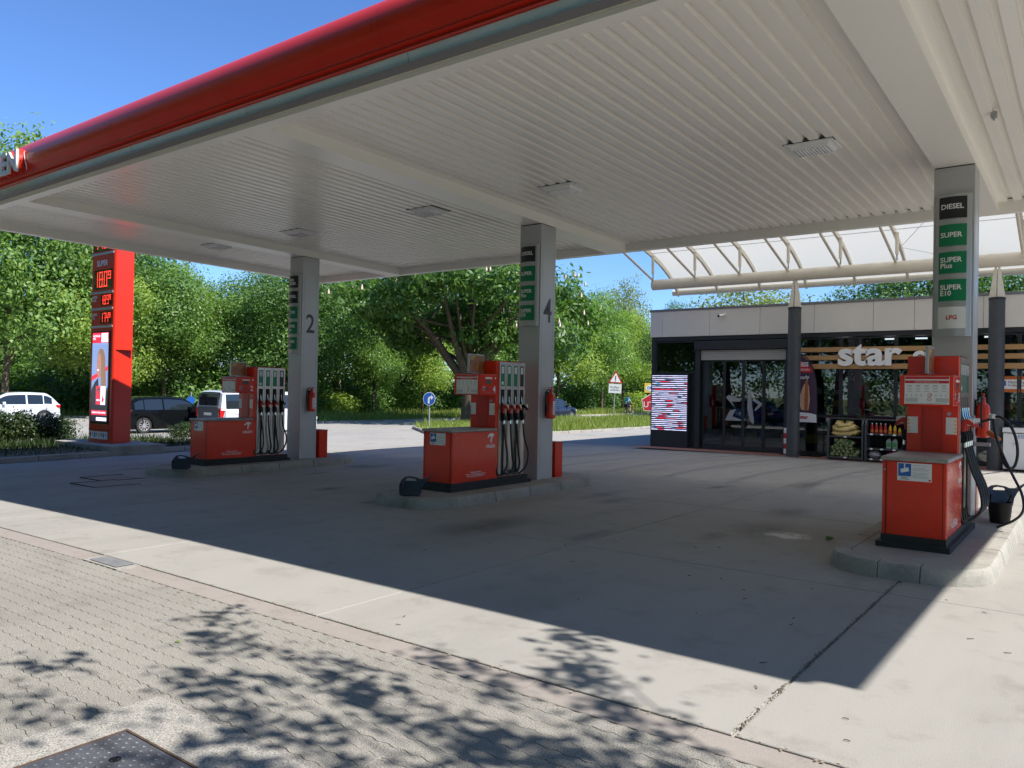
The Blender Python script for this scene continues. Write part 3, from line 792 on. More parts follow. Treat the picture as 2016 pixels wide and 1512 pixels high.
    mb = MB(); mb.box(-.262, .262, 10.04, 10.088, 1.957, 2.185); P(mb, 'upper_body', MT['redp'], bevel=.006)
    mb = MB(); mb.box(-.26, .26, 10.2, 10.75, 2.186, 2.196); P(mb, 'top_plate', MT['plinth'])
    # advertising frame on the head
    mb = MB(); mb.box(-.018, .018, 9.64, 10.03, 1.975, 2.285); af = P(mb, 'advert_frame', MT['colframe'], bevel=.004)
    for s in (-1, 1):
        mb = MB(); mb.box(*sorted((s * .0182, s * .0195)), 9.656 - 9.9, 10.014 - 9.9, 1.993 - .15, 2.267 - .15); mb.build('advert_picture', MT['adpic'], af)
        mb = MB()
        for k in range(3): mb.box(*sorted((s * .0196, s * .0202)), 9.675 - 9.9, 9.81 - 9.9 - .03 * k, 2.24 - .15 - k * .022, 2.25 - .15 - k * .022)
        mb.build('advert_print', MT['yprint'], af)
    mb = MB(); mb.box(-.012, .012, 9.78, 9.88, 1.955, 1.98); P(mb, 'advert_bracket', MT['galv'])
    # camera notice, emblem and warning on the cabinet
    mb = MB(); mb.box(-.155, .165, 8.9405, 8.9435, .845, 1.03); nt = P(mb, 'camera_notice', MT['white'], bevel=.001)
    yy = 8.9395 - 9.9
    mb = MB(); mb.box(-.145, -.025, yy - .0005, yy, .892 - .15, 1.022 - .15); mb.build('notice_blue', MT['blue'], nt)
    mb = MB(); mb.box(-.092, -.08, yy - .001, yy - .0006, .975 - .15, 1.02 - .15); mb.add([(x_, yy - .001, z_ - .15) for x_, z_ in ((-.128, .962), (-.052, .985), (-.042, .945), (-.118, .925))], [(0, 1, 2, 3)]); mb.build('camera_icon', MT['white'], nt)
    mb = MB()
    for k in range(11):
        if k in (1, 5): continue
        mb.box(-.01, .15 - (k % 3) * .018, yy - .0006, yy, 1.005 - .15 - k * .0125, 1.0085 - .15 - k * .0125)
    mb.box(-.13, -.04, yy - .0006, yy, .856 - .15, .864 - .15); mb.build('notice_print', MT['gprint'], nt)
    text('notice_lettering', 'Achtung', .02, (-.085, yy - .0008, .878 - .15), '-y', MT['dprint'], nt, ext=.0003, bold=.02)
    mb = MB(); mb.box(.138, .158, yy - .0007, yy, .852 - .15, .872 - .15); mb.build('notice_stamp', MT['redprint'], nt)
    eagle(t, 9.88 - 9.9, .935 - .15, .17, '+x', .3035)
    text('brand_lettering', 'ORLEN', .072, (.3035, 9.88 - 9.9, .80 - .15), '+x', MT['white'], t, ext=.0006, bold=.02, sx=1.02)
    text('warning_lettering', 'Rauchen verboten\nMotor u. Fremdheizung abstellen\nNur zulässige Gefäße befüllen', .036, (.3035, 9.52 - 9.9, .385 - .15), '+x', MT['white'], t, ext=.0005)
    return t
pump(ROWS[0], 'red fuel dispenser numbered 2, farthest left, before the white van', '2')
pump(ROWS[1], 'red fuel dispenser numbered 4, in the middle of the picture', '4')
p8 = pump(ROWS[2], 'red fuel dispenser at the right edge with long looping hoses', '8', 1)

# LPG hose set on the right column
lp = thing('lpg_hose', 'black gas filling hose hanging in loops beside the red extinguisher', 'hose', (-1.05, 11.4, .15))
LO = (-1.05, 11.4, .15)
mb = MB(); mb.tube(catmull([(-1.12, 11.25, 1.42), (-.98, 11.1, 1.47), (-.90, 11.0, 1.50), (-.80, 11.0, 1.42), (-.73, 11.0, 1.25), (-.71, 11.0, 1.05), (-.75, 11.0, .90), (-.83, 11.0, .92), (-.88, 11.02, 1.08), (-.89, 11.05, 1.2)], 6), .017, 8); mb.build('looped_hose', MT['rubber'], lp, off=LO, smooth=60)
mb = MB(); mb.tube(catmull([(-.97, 11.06, 1.49), (-.94, 11.0, 1.3), (-.86, 11.0, 1.05), (-.75, 10.98, .80), (-.66, 10.95, .6), (-.64, 10.9, .42), (-.72, 10.85, .3), (-.9, 10.85, .19)], 6), .015, 8); mb.build('feed_hose', MT['rubber'], lp, off=LO, smooth=60)
mb = MB(); mb.tube([(-1.02, 11.15, 1.30), (-.90, 11.05, 1.22)], [.035, .025], 10); mb.build('gas_nozzle', MT['orange'], lp, off=LO, smooth=40)
mb = MB(); mb.tube([(-.885, 11.05, 1.06), (-.89, 11.05, 1.16)], .022, 10); mb.build('grip', MT['orange'], lp, off=LO, smooth=40)
mb = MB(); mb.box(-1.2, -1.0, 11.08, 11.2, 1.13, 1.17); mb.box(-1.21, -1.17, 11.08, 11.22, 1.1, 1.5); mb.build('holder', MT['galv'], lp, off=LO)
mb = MB(); mb.tube([(-1.0, 11.1, 1.50), (-.95, 11.02, 1.50)], .03, 10); mb.build('coupling', MT['whitep'], lp, off=LO, smooth=40)

# red boxes behind the columns
for cx, lb in ((ROWS[0], 'red sheet metal box behind the farthest left canopy column'), (ROWS[1], 'red sheet metal box behind the middle canopy column'), (ROWS[2], 'red sheet metal box behind the LPG column, mostly hidden')):
    t = thing('metal_box', lb, 'box', (cx + .0, 11.95, g(cx) + .147), 0, 'red boxes on the pump islands')
    mb = MB(); mb.box(-.25, .23, -.12, .12, .0, .615); mb.build('body', MT['redp'], t, bevel=.006)
    mb = MB(); mb.box(-.256, .236, -.126, .126, .616, .64); mb.build('lid', MT['redbox'], t, bevel=.004)
    mb = MB(); mb.box(.2302, .2322, -.09, .09, .535, .539); mb.build('seam', MT['black'], t)

# fire extinguishers
def extinguisher(cx, label):
    t = thing('fire_extinguisher', label, 'fire extinguisher', (cx + .235 + .085, 11.52, g(cx) + 1.22), 0, 'fire extinguishers on the columns')
    mb = MB(); mb.lathe([(.06, 0), (.078, .015), (.08, .04), (.08, .36), (.072, .40), (.045, .43), (.03, .45), (.026, .47)], (0, 0, 0), 20); mb.build('cylinder', MT['redp'], t, smooth=40)
    mb = MB(); mb.lathe([(.026, .47), (.03, .475), (.03, .51), (.018, .515)], (0, 0, 0), 12); mb.box(-.012, .012, -.09, .02, .515, .53); mb.box(-.012, .012, -.085, .01, .545, .558); mb.lathe([(.014, .53), (.014, .56)], (0, .03, 0), 8); mb.build('valve', MT['redbox'], t)
    mb = MB(); mb.tube(catmull([(0, -.03, .50), (0, -.10, .52), (0, -.145, .46), (0, -.15, .34), (0, -.125, .22), (0, -.105, .12)], 5), .012, 8); mb.build('hose', MT['rubber'], t, smooth=60)
    mb = MB(); n = 8
    rows = [[(.0812 * math.cos(R(-28 + 76 * k / n)), .0812 * math.sin(R(-28 + 76 * k / n)), z) for k in range(n + 1)] for z in (.07, .31)]
    mb.grid(rows); mb.build('label', MT['white'], t, smooth=60, fix=False)
    mb = MB()
    for q in range(7):
        z = .085 + q * .032
        mb.grid([[(.0818 * math.cos(R(-20 + 58 * k / n)), .0818 * math.sin(R(-20 + 58 * k / n)), zz) for k in range(n + 1)] for zz in (z, z + .012)])
    mb.build('label_print', MT['redprint'], t, fix=False)
    mb = MB(); mb.box(-.085, -.07, -.05, .05, .05, .48); mb.build('bracket', MT['black'], t)
extinguisher(ROWS[0], 'red fire extinguisher hung on the farthest left canopy column')
extinguisher(ROWS[1], 'red fire extinguisher hung on the middle canopy column')
extinguisher(ROWS[2], 'red fire extinguisher by the gas hose on the right column')
for cx in ROWS[:2]:
    pass

# watering cans
def can_mesh():
    t = thing('watering_can', 'dark blue watering can on the island before pump 4, spout to the right', 'watering can', (-7.93, 8.24, .15), R(36), 'dark watering cans on the pump islands')
    out = [(-.155, .01), (-.17, .05), (-.168, .17), (-.14, .235), (-.09, .272), (-.03, .282), (.06, .27), (.12, .245), (.2, .245), (.262, .285), (.318, .318), (.345, .31), (.348, .302), (.318, .305), (.268, .262), (.20, .19), (.155, .12), (.14, .04), (.125, .01)]
    hole = [(-.088, .215), (-.08, .248), (-.03, .26), (.055, .248), (.08, .225), (.07, .215)]
    hole2 = [(-.15, .075), (-.148, .165), (-.132, .165), (-.132, .07)]
    # build side silhouette with openings by bmesh triangle fill
    bm = bmesh.new()
    def loop(pts):
        vs = [bm.verts.new((p[0], 0, p[1])) for p in pts]
        return [bm.edges.new((vs[i], vs[(i + 1) % len(vs)])) for i in range(len(vs))]
    es = loop(out) + loop(hole) + loop(hole2)
    bmesh.ops.triangle_fill(bm, edges=es, use_beauty=True)
    me = bpy.data.meshes.new('can_body')
    r = bmesh.ops.extrude_face_region(bm, geom=bm.faces[:])
    nv = [v for v in r['geom'] if isinstance(v, bmesh.types.BMVert)]
    for v in bm.verts:
        x = v.co.x; z = v.co.z
        w = .072 if x < .12 and z < .2 else (.02 + max(0, .05 * (1 - (x - .12) / .12)) if x > .12 else .072 - (.045 if z > .2 else 0))
        w = max(.011, w)
        v.co.y = w if v in nv else -w
    bmesh.ops.recalc_face_normals(bm, faces=bm.faces); bm.to_mesh(me); bm.free()
    me.materials.append(MT['navy']); put('can_body', me, t, bevel=.006)
    mb = MB(); mb.box(-.151, -.131, -.02, .02, .07, .17); mb.build('level_window', MT['gprint'], t)
    return t
wc = can_mesh()
copy_thing(wc, (-13.9, 8.18, g(-14) + .15), R(36), 'dark blue watering can on the island before pump 2, farthest left')
copy_thing(wc, (-.95, 11.75, .15 + .18), R(30), 'dark watering can in the squeegee bucket corner at the right edge')
bk = thing('bucket', 'black bucket with a window squeegee on the right island', 'bucket', (-.93, 11.62, .15))
mb = MB(); vs = [(.0, 0)]
mb.lathe([(.11, 0), (.135, .24), (.142, .25), (.142, .262), (.13, .262), (.105, .03)], (0, 0, 0), 18); mb.build('tub', MT['black'], bk, smooth=40)
mb = MB(); mb.tube([(-.02, 0, .06), (.13, .04, .36)], .012, 8); mb.build('squeegee_handle', MT['black'], bk)
mb = MB(); mb.bar((-.05, -.05, .05), (0, .05, .06), .03, .05); mb.build('squeegee_blade', MT['rubber'], bk)

# ------------------------------------------------------------------ planter, its kerb and the price pillar
pl = bpy.data.objects.new('planter', None); COL.objects.link(pl); kind(pl, 'structure')
def pkx(y): return -19.55 - .15 * (y - 7.1)
mb = MB(); rows = []
for y in (-8, 0, 4, 8, 12, 14.2): rows.append([(pkx(y) - .14, y, g(-20) + .11), (-22.5, y, -.14 + .10), (-26.2, y, -.30 + .06)])
mb.grid(rows); mb.build('soil', MT['soil'], pl, fix=False)
kme = None
mb = MB(); mb.prism([(-.07, 0), (-.07, .105), (-.055, .12), (.055, .12), (.068, .108), (.072, 0)], 'y', -.492, .492); kme = mb.mesh('kerb_stone', MT['kerbg'])
for k in range(20):
    y = -5.5 + k; put('kerb_stone', kme, pl, (pkx(y) - .07, y, g(-19.6) - .01 + random.uniform(-.006, .006)), 0, (0, 0, R(8.5) + random.uniform(-.01, .01)))
for k in range(6):
    put('kerb_stone', kme, pl, (-21 - k * 1.0, 14.45, -.2 - .015 * k), 0, (0, 0, R(90)))

pil = thing('price_pillar', 'tall red price pillar with LED fuel prices and an advert screen', 'price sign', (-21.4, 10.5, .1), 0)
QO = (-21.4, 10.5, .1)
def Q(mb, name, mat, par=None, **k): return mb.build(name, mat, par or pil, off=QO, **k)
mb = MB(); mb.box(-23.0, -19.95, 9.75, 11.25, -.16, .10); Q(mb, 'plinth', MT['kerb'], bevel=.015)
plan = [(-22.05, 10.22), (-20.84, 10.22), (-20.80, 10.26), (-21.0, 10.84), (-21.85, 10.84), (-22.09, 10.26)]
mb = MB(); mb.prism(plan, 'z', .1, 7.0); Q(mb, 'body', MT['red'], bevel=.01)
mb = MB(); mb.box(-21.0, -20.79, 10.3, 10.8, 2.598, 2.602); Q(mb, 'seam', MT['redbox'])
yf = 10.215
px0, px1 = -22.05, -20.86
for zz in (5.19, 4.14, 3.70, 3.22, .455):
    mb = MB(); h = .03 if zz > 1 else .006
    mb.box(px0 - .01, px1 + .01, yf - .02 if zz > 1 else yf - .004, yf + .003, zz - h, zz + h); Q(mb, 'divider_bar', MT['colframe'] if zz > 1 else MT['black'], bevel=.004 if zz > 1 else 0)
SEG = {'0': 'abcdef', '1': 'bc', '2': 'abged', '3': 'abgcd', '4': 'fgbc', '5': 'afgcd', '6': 'afgedc', '7': 'abc', '8': 'abcdefg', '9': 'abcfgd'}
def digit(mb, ch, x, z, w, h, y, t):
    hh = h / 2
    S7 = dict(a=((x, z + h), (x + w, z + h)), b=((x + w, z + h), (x + w, z + hh)), c=((x + w, z + hh), (x + w, z)), d=((x, z), (x + w, z)), e=((x, z), (x, z + hh)), f=((x, z + hh), (x, z + h)), g=((x, z + hh), (x + w, z + hh)))
    for k in SEG[ch]:
        (xa, za), (xb, zb) = S7[k]; n = max(2, int(round((abs(xb - xa) + abs(zb - za)) / (t * 1.5))))
        for q in range(n + 1):
            xx, zz = xa + (xb - xa) * q / n, za + (zb - za) * q / n
            mb.box(xx - t / 2, xx + t / 2, y - .002, y, zz - t / 2, zz + t / 2)
def price(z0, z1, x0, x1, val, small, mat_digit, bgm, y=yf - .004):
    mb = MB(); mb.box(x0, x1, y, y + .006, z0, z1); d = Q(mb, 'price_display', bgm)
    mb = MB(); w = (x1 - x0); h = (z1 - z0) * .74; zz = z0 + (z1 - z0) * .13; dw = w * .145
    xs_ = x0 + w * .06
    for ch in val:
        digit(mb, ch, xs_, zz, dw, h, y - .002, h * .05); xs_ += w * .265
    digit(mb, small, xs_ - w * .03, zz + h * .52, dw * .75, h * .48, y - .002, h * .042)
    mb.build('price_digits', mat_digit, d, off=QO)
price(5.27, 5.80, -21.95, -20.95, '170', '9', MT['ledred'], MT['ledbk'])
price(4.24, 4.76, -21.92, -20.95, '180', '9', MT['ledred'], MT['ledbk'])
price(3.79, 4.09, -21.52, -20.95, '189', '9', MT['ledred'], MT['ledbk'])
price(3.30, 3.62, -21.52, -20.95, '174', '9', MT['ledred'], MT['ledbk'])
def pt(s, size, x, z, mat, **k): text('lettering', s, size, (x - QO[0], yf - .006 - QO[1], z - QO[2]), '-y', mat, pil, **k)
pt('DIESEL', .22, -21.45, 5.95, MT['white'], bold=.02)
pt('SUPER', .21, -21.47, 4.93, MT['white'], bold=.02)
pt('SUPER\nPLUS', .105, -21.99, 3.98, MT['white'], bold=.01, align='LEFT')
pt('SUPER\nE10', .105, -21.99, 3.50, MT['white'], bold=.01, align='LEFT')
# advert screen
mb = MB(); mb.box(-21.92, -20.96, yf - .02, yf + .0, .60, 3.10); Q(mb, 'screen_surround', MT['blackg'], bevel=.004)
sc = MB(); sc.box(-21.88, -21.0, yf - .024, yf - .021, .66, 3.06); scr = Q(sc, 'advert_screen', MT['scr_dark'])
def SP(poly, mat, name, lay):
    mb = MB(); mb.prism(poly, 'y', yf - .0245 - .0008 * lay, yf - .0242 - .0008 * lay); return mb.build(name, mat, scr, off=QO)
def rect(a, b, c, d): return [(a, c), (b, c), (b, d), (a, d)]
SP(rect(-21.88, -21.0, 1.5, 2.78), MT['scr_sky'], 'screen_picture', 1)
mb = MB()
for k in range(24): mb.box(-21.88, -21.0, yf - .0262, yf - .0256, 1.55 + k * .05, 1.567 + k * .05)
kind(mb.build('screen_rows', MT['scr_line'], scr, off=QO), 'stuff')
SP([(-21.88, 1.75), (-21.0, 2.05), (-21.0, 2.16), (-21.88, 1.88)], MT['scr_red'], 'screen_picture', 3)
SP([(-21.60, 2.2), (-21.57, 2.46), (-21.49, 2.60), (-21.38, 2.64), (-21.24, 2.58), (-21.15, 2.4), (-21.12, 2.1), (-21.09, 1.8), (-21.06, 1.45), (-21.12, 1.2), (-21.34, 1.2), (-21.38, 1.5), (-21.36, 1.8), (-21.4, 2.0), (-21.5, 1.9)], MT['scr_hair'], 'screen_picture', 4)
SP([(-21.61, 2.12), (-21.595, 2.3), (-21.56, 2.45), (-21.48, 2.52), (-21.40, 2.46), (-21.36, 2.3), (-21.37, 2.05), (-21.38, 1.85), (-21.46, 1.82), (-21.50, 1.9), (-21.56, 1.92), (-21.60, 2.0)], MT['scr_skin'], 'screen_picture', 5)
mb = MB(); mb.add([(x_, yf - .0292, z_) for x_, z_ in ((-21.585, 2.06), (-21.53, 2.07), (-21.48, 2.07), (-21.50, 2.035), (-21.55, 2.03))], [(0, 1, 2, 3, 4)]); mb.build('screen_picture', MT['scr_white'], scr, off=QO)
SP([(-21.575, 2.27), (-21.54, 2.28), (-21.535, 2.265), (-21.57, 2.26)], MT['scr_dark'], 'screen_picture', 6); SP([(-21.49, 2.28), (-21.45, 2.27), (-21.455, 2.26), (-21.49, 2.265)], MT['scr_dark'], 'screen_picture', 6)
SP([(-21.88, 1.0), (-21.86, 1.55), (-21.7, 1.72), (-21.52, 1.84), (-21.46, 1.5), (-21.36, 1.25), (-21.12, 1.2), (-21.05, 1.55), (-21.0, 1.6), (-21.0, .66), (-21.88, .66)], MT['scr_dark'], 'screen_picture', 5)
SP(rect(-21.88, -21.0, 2.78, 3.06), MT['scr_red'], 'screen_header', 2)
SP(rect(-21.38, -21.02, 2.80, 3.04), MT['scr_white'], 'screen_header', 3)
mb = MB()
xs_ = -21.34
for ch in '105': digit(mb, ch, xs_, 2.84, .06, .16, yf - .028, .017); xs_ += .095
digit(mb, '9', xs_ - .01, 2.91, .045, .09, yf - .028, .012)
mb.build('price_digits', MT['dprint'], scr, off=QO)
text('lettering', 'AUTOGAS\nLPG', .085, (-21.84 - QO[0], yf - .029 - QO[1], 2.93 - QO[2]), '-y', MT['scr_white'], pil, align='LEFT')
SP(rect(-21.62, -21.36, 1.12, 1.62), MT['scr_red'], 'screen_logo', 7); SP(rect(-21.36, -21.1, 1.12, 1.62), MT['scr_white'], 'screen_logo', 7)
e = eagle(pil, 0, 0, .2, '-y', 0); e.location = (-21.49 - QO[0], yf - .032 - QO[1], 1.47 - QO[2])
text('lettering', 'ORLEN', .06, (-21.49 - QO[0], yf - .032 - QO[1], 1.24 - QO[2]), '-y', MT['scr_white'], pil, bold=.02)
SP([(-21.29, 1.2), (-21.2, 1.18), (-21.16, 1.28), (-21.24, 1.34), (-21.22, 1.5), (-21.25, 1.36), (-21.31, 1.46), (-21.27, 1.3)], MT['scr_red'], 'screen_logo', 9)
SP(rect(-21.86, -21.02, .84, .97), MT['scr_red'], 'screen_banner', 7); SP(rect(-21.58, -21.02, .69, .78), MT['scr_white'], 'screen_banner', 7)
text('lettering', 'HERZLICH WILLKOMMEN', .066, (-21.44 - QO[0], yf - .032 - QO[1], .905 - QO[2]), '-y', MT['scr_white'], pil, sx=.98)
text('lettering', 'AUS 90 MACHT STAR', .045, (-21.3 - QO[0], yf - .032 - QO[1], .735 - QO[2]), '-y', MT['scr_red'], pil)
mb = MB(); mb.box(-21.98, -20.99, yf - .008, yf - .002, .2, .40); cp = Q(mb, 'card_strip', MT['whitep'])
for k, mt_ in enumerate((MT['redprint'], MT['gprint'], MT['blue'], MT['gprint'], MT['yprint'], MT['redprint'], MT['blue'], MT['gprint'])):
    mb = MB(); x_ = -21.95 + k * .121; mb.box(x_, x_ + .07, yf - .0095, yf - .0085, .235 + .04 * (k % 2), .36); mb.build('card_logo', mt_, cp, off=QO)

# ------------------------------------------------------------------ shop building
YB = 23.2
sh = thing('shop_building', 'low flat-roofed shop with pale fascia and dark glazed front', 'building', (-3, YB, 0))
SO = (-3, YB, 0)
def B(mb, name, mat, par=None, **k): return mb.build(name, mat, par or sh, off=SO, **k)
XB0, XB1 = -11.58, 9.0
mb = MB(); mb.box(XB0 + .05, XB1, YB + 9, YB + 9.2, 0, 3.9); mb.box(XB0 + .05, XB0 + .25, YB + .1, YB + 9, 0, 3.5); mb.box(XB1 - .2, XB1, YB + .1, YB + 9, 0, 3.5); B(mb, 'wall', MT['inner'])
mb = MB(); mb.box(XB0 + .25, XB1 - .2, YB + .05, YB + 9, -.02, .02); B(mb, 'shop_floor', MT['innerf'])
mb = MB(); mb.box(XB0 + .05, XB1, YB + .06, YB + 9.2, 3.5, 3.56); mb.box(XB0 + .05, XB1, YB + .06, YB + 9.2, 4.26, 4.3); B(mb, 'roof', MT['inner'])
mb = MB(); mb.box(XB0 - .06, XB1, YB - .12, YB + 9.2, 4.345, 4.42); B(mb, 'roof_cap', MT['capm'], bevel=.006)
fj = [XB0 - .04, -11.19, -9.59, -8.01, -6.44, -4.87, -3.85, -2.26, -.7, .9, 2.5, 4.1, 5.7, 7.3, XB1]
for a, b in zip(fj[:-1], fj[1:]):
    mb = MB(); mb.box(a + .004, b - .004, YB - .10, YB + .05, 3.53, 4.345); B(mb, 'fascia_panel', MT['fascia'], bevel=.004)
mb = MB(); mb.box(XB0 - .04, XB0 - .02, YB + .05, YB + 9.2, 3.53, 4.345); B(mb, 'fascia_panel', MT['fascia'])
mb = MB(); mb.box(XB0, XB1, YB - .06, YB + .05, 3.40, 3.529); B(mb, 'header_beam', MT['anth'])
mb = MB(); mb.box(XB0, XB0 + .14, YB - .05, YB + .1, 0, 3.40); B(mb, 'corner_post', MT['anth'])
# glazing: frame bars and panes
def win(x0, x1, z0, z1, yy=YB):
    mb = MB(); f = .035
    mb.box(x0, x1, yy - .03, yy + .04, z0, z0 + f); mb.box(x0, x1, yy - .03, yy + .04, z1 - f, z1); mb.box(x0, x0 + f, yy - .03, yy + .04, z0 + f, z1 - f); mb.box(x1 - f, x1, yy - .03, yy + .04, z0 + f, z1 - f)
    w = B(mb, 'window', MT['anth'])
    mb = MB(); mb.box(x0 + f, x1 - f, yy, yy + .012, z0 + f, z1 - f); mb.build('pane', MT['glass'], w, off=SO)
win(-11.43, -10.03, 2.36, 3.38)
xm = [-6.93, -5.71, -4.30, -2.9, -1.48, -.06, 1.36, 2.8, 4.2, 5.6, 7.0, 8.6]
for a, b in zip(xm[:-1], xm[1:]):
    win(a + .012, b - .012, 1.16, 3.38); win(a + .012, b - .012, .08, 1.13)
mb = MB()
for a in xm: mb.box(a - .011, a + .011, YB - .02, YB + .03, .08, 3.39)
B(mb, 'mullions', MT['anth'])
mb = MB(); mb.box(-6.95, XB1, YB - .04, YB + .05, 0, .075); B(mb, 'base_rail', MT['anth'])
# entrance with roller shutter
mb = MB(); mb.box(-10.02, -7.0, YB - .26, YB - .0, 3.09, 3.36); B(mb, 'shutter_box', MT['anth'], bevel=.006)
for a, b in ((-10.0, -9.84), (-7.2, -6.98)):
    mb = MB(); mb.box(a, b, YB - .2, YB + .1, 0, 3.088); B(mb, 'door_jamb', MT['anth'])
for k in range(6):
    mb = MB(); z0 = 2.765 + k * .052; mb.box(-9.83, -7.21, YB - .15, YB - .13, z0 + .002, z0 + .05); B(mb, 'shutter_slat', MT['shutter'], bevel=.006)
dj = [-9.80, -9.09, -8.49, -7.87, -7.23]
for k, (a, b) in enumerate(zip(dj[:-1], dj[1:])):
    mb = MB(); f = .045; yy = YB - .05 - (.03 if k in (1, 2) else 0)
    mb.box(a, a + f, yy - .02, yy + .02, .03, 2.78); mb.box(b - f, b, yy - .02, yy + .02, .03, 2.78); mb.box(a + f, b - f, yy - .02, yy + .02, 2.72, 2.78); mb.box(a + f, b - f, yy - .02, yy + .02, .03, .16)
    dl = B(mb, 'door_leaf', MT['anth'])
    mb = MB(); mb.box(a + f, b - f, yy - .005, yy + .005, .16, 2.72); mb.build('pane', MT['glass'], dl, off=SO)
# frosted star emblem on the door glass
star = [[(-9.03, 1.62), (-8.95, 1.70), (-8.62, 1.60), (-8.42, 1.64), (-8.60, 1.50), (-8.86, 1.50), (-8.72, 1.30)], [(-9.05, .92), (-8.90, 1.22), (-8.70, 1.28), (-8.82, 1.05), (-8.55, .96), (-8.40, 1.0), (-8.42, .93), (-8.6, .92)],
        [(-8.34, 1.80), (-8.26, 1.84), (-8.22, 1.45), (-8.14, .9), (-8.18, .82), (-8.28, .95), (-8.36, 1.3)], [(-8.18, 1.62), (-7.92, 1.48), (-7.90, 1.42), (-8.12, 1.22), (-8.13, 1.28), (-8.02, 1.43), (-8.2, 1.55)]]
mb = MB()
for p in star: mb.prism(p, 'y', YB - .094, YB - .091)
B(mb, 'door_emblem', MT['frost'])
# LED wall box left of the door
mb = MB(); mb.box(-11.46, -10.18, YB - .30, YB + .0, .0, 2.34); lb_ = B(mb, 'screen_cabinet', MT['anth'], bevel=.006)
mb = MB(); mb.box(-10.17, -10.02, YB - .1, YB + .05, 0, 2.34); B(mb, 'side_pilaster', MT['anth'])
for k in range(29):
    z = .545 + k * .0612
    mb = MB(); mb.box(-11.42, -10.215, YB - .312, YB - .301, z, z + .023); B(mb, 'led_row', MT['ledrow'])
# timber slats and raised lettering
for z0, z1 in ((2.965, 3.095), (2.735, 2.865), (2.485, 2.625)):
    for a, b in ((-6.9, -3.0), (-2.995, 1.0), (1.005, 5.0), (5.005, 8.7)):
        mb = MB(); mb.box(a, b, YB - .22, YB - .17, z0, z1); B(mb, 'timber_slat', MT['wood'], bevel=.004)
mb = MB()
for xx in (-6.5, -4.3, -2.9, -.06, 2.8, 5.6): mb.box(xx - .02, xx + .02, YB - .169, YB - .031, 2.45, 3.13)
B(mb, 'slat_bracket', MT['anth'])
mel = textmesh('star', .66, MT['white'], ext=.03, bold=.032, align='LEFT', spacing=.97)
w0 = max(v.co.x for v in mel.vertices) - min(v.co.x for v in mel.vertices); x0 = min(v.co.x for v in mel.vertices); z0 = min(v.co.y for v in mel.vertices); h0 = max(v.co.y for v in mel.vertices) - z0
for v in mel.vertices: v.co.x = (v.co.x - x0) * 1.63 / w0; v.co.y = (v.co.y - z0) * .60 / h0
put('shop_lettering', mel, sh, (-5.73 - SO[0], YB - .26 - SO[1], 2.565), 0, FACE['-y'])
mec = textmesh('café', .66, MT['white'], ext=.02, bold=.03, align='LEFT')
put('shop_lettering', mec, sh, (-3.86 - SO[0], YB - .25 - SO[1], 2.84), 0, FACE['-y'])
# things on the glass
mb = MB(); mb.box(-1.86, -.9, YB - .018, YB - .014, 1.98, 2.26); vb = B(mb, 'bank_notice', MT['white'])
mb = MB(); mb.box(-1.86, -.9, YB - .021, YB - .0185, 2.22, 2.30); mb.box(-1.86, -.9, YB - .021, YB - .0185, 1.90, 1.98); mb.build('notice_border', MT['orange'], vb, off=SO)
mb = MB(); mb.box(-1.84, -1.76, YB - .021, YB - .0185, 2.06, 2.18); mb.build('notice_square', MT['blue'], vb, off=SO)
text('lettering', 'Hamburger\nVolksbank', .095, (-1.72 - SO[0], YB - .021 - SO[1], 2.11 - SO[2]), '-y', MT['dprint'], sh, align='LEFT')
# pink banners inside, shelving with goods, ceiling lights
for xx in (-5.98, -5.45):
    mb = MB(); mb.box(xx, xx + .42, YB + .35, YB + .37, 1.9, 3.36); o = B(mb, 'pink_banner', MT['pink'])
text('lettering', 'WENIG\nZAHLEN', .2, (-5.8 - SO[0], YB + .345 - SO[1], 2.3 - SO[2]), '-y', MT['white'], sh)
shelfc = [MT['bred'], MT['byel'], MT['bgrn'], MT['blue'], MT['whitep'], MT['pink'], MT['net']]
for row, (y_, xa, xb) in enumerate(((YB + 3.0, -10.5, 6.5), (YB + 5.5, -10.5, 6.5))):
    mb = MB()
    for z_ in (.15, .55, .95, 1.35, 1.75): mb.box(xa, xb, y_, y_ + .4, z_, z_ + .03)
    mb.box(xa, xb, y_ + .38, y_ + .41, .1, 2.1); B(mb, 'goods_shelf', MT['inner'])
    gm = [MB() for _ in shelfc]; rr_ = random.Random(5 + row)
    for z_ in (.18, .58, .98, 1.38, 1.78):
        x_ = xa
        while x_ < xb:
            w_ = rr_.uniform(.15, .6); q = rr_.randrange(len(shelfc)); h_ = rr_.uniform(.16, .3)
            if rr_.random() > .25: gm[q].box(x_, x_ + w_, y_ + .03, y_ + .3, z_, z_ + h_)
            x_ += w_ + .03
    for q, m_ in enumerate(gm): kind(B(m_, 'goods', shelfc[q]), 'stuff')
for xx in (-6.2, -4.9, -4.1, -2.4, -.5):
    mb = MB(); mb.box(xx, xx + .3, YB + 1.6, YB + 1.68, 3.40, 3.44); B(mb, 'ceiling_light', M('ceiling_tube', (.9, .92, 1), .5, emit=1.5) if 'ceiling_tube' not in bpy.data.materials else bpy.data.materials['ceiling_tube'])

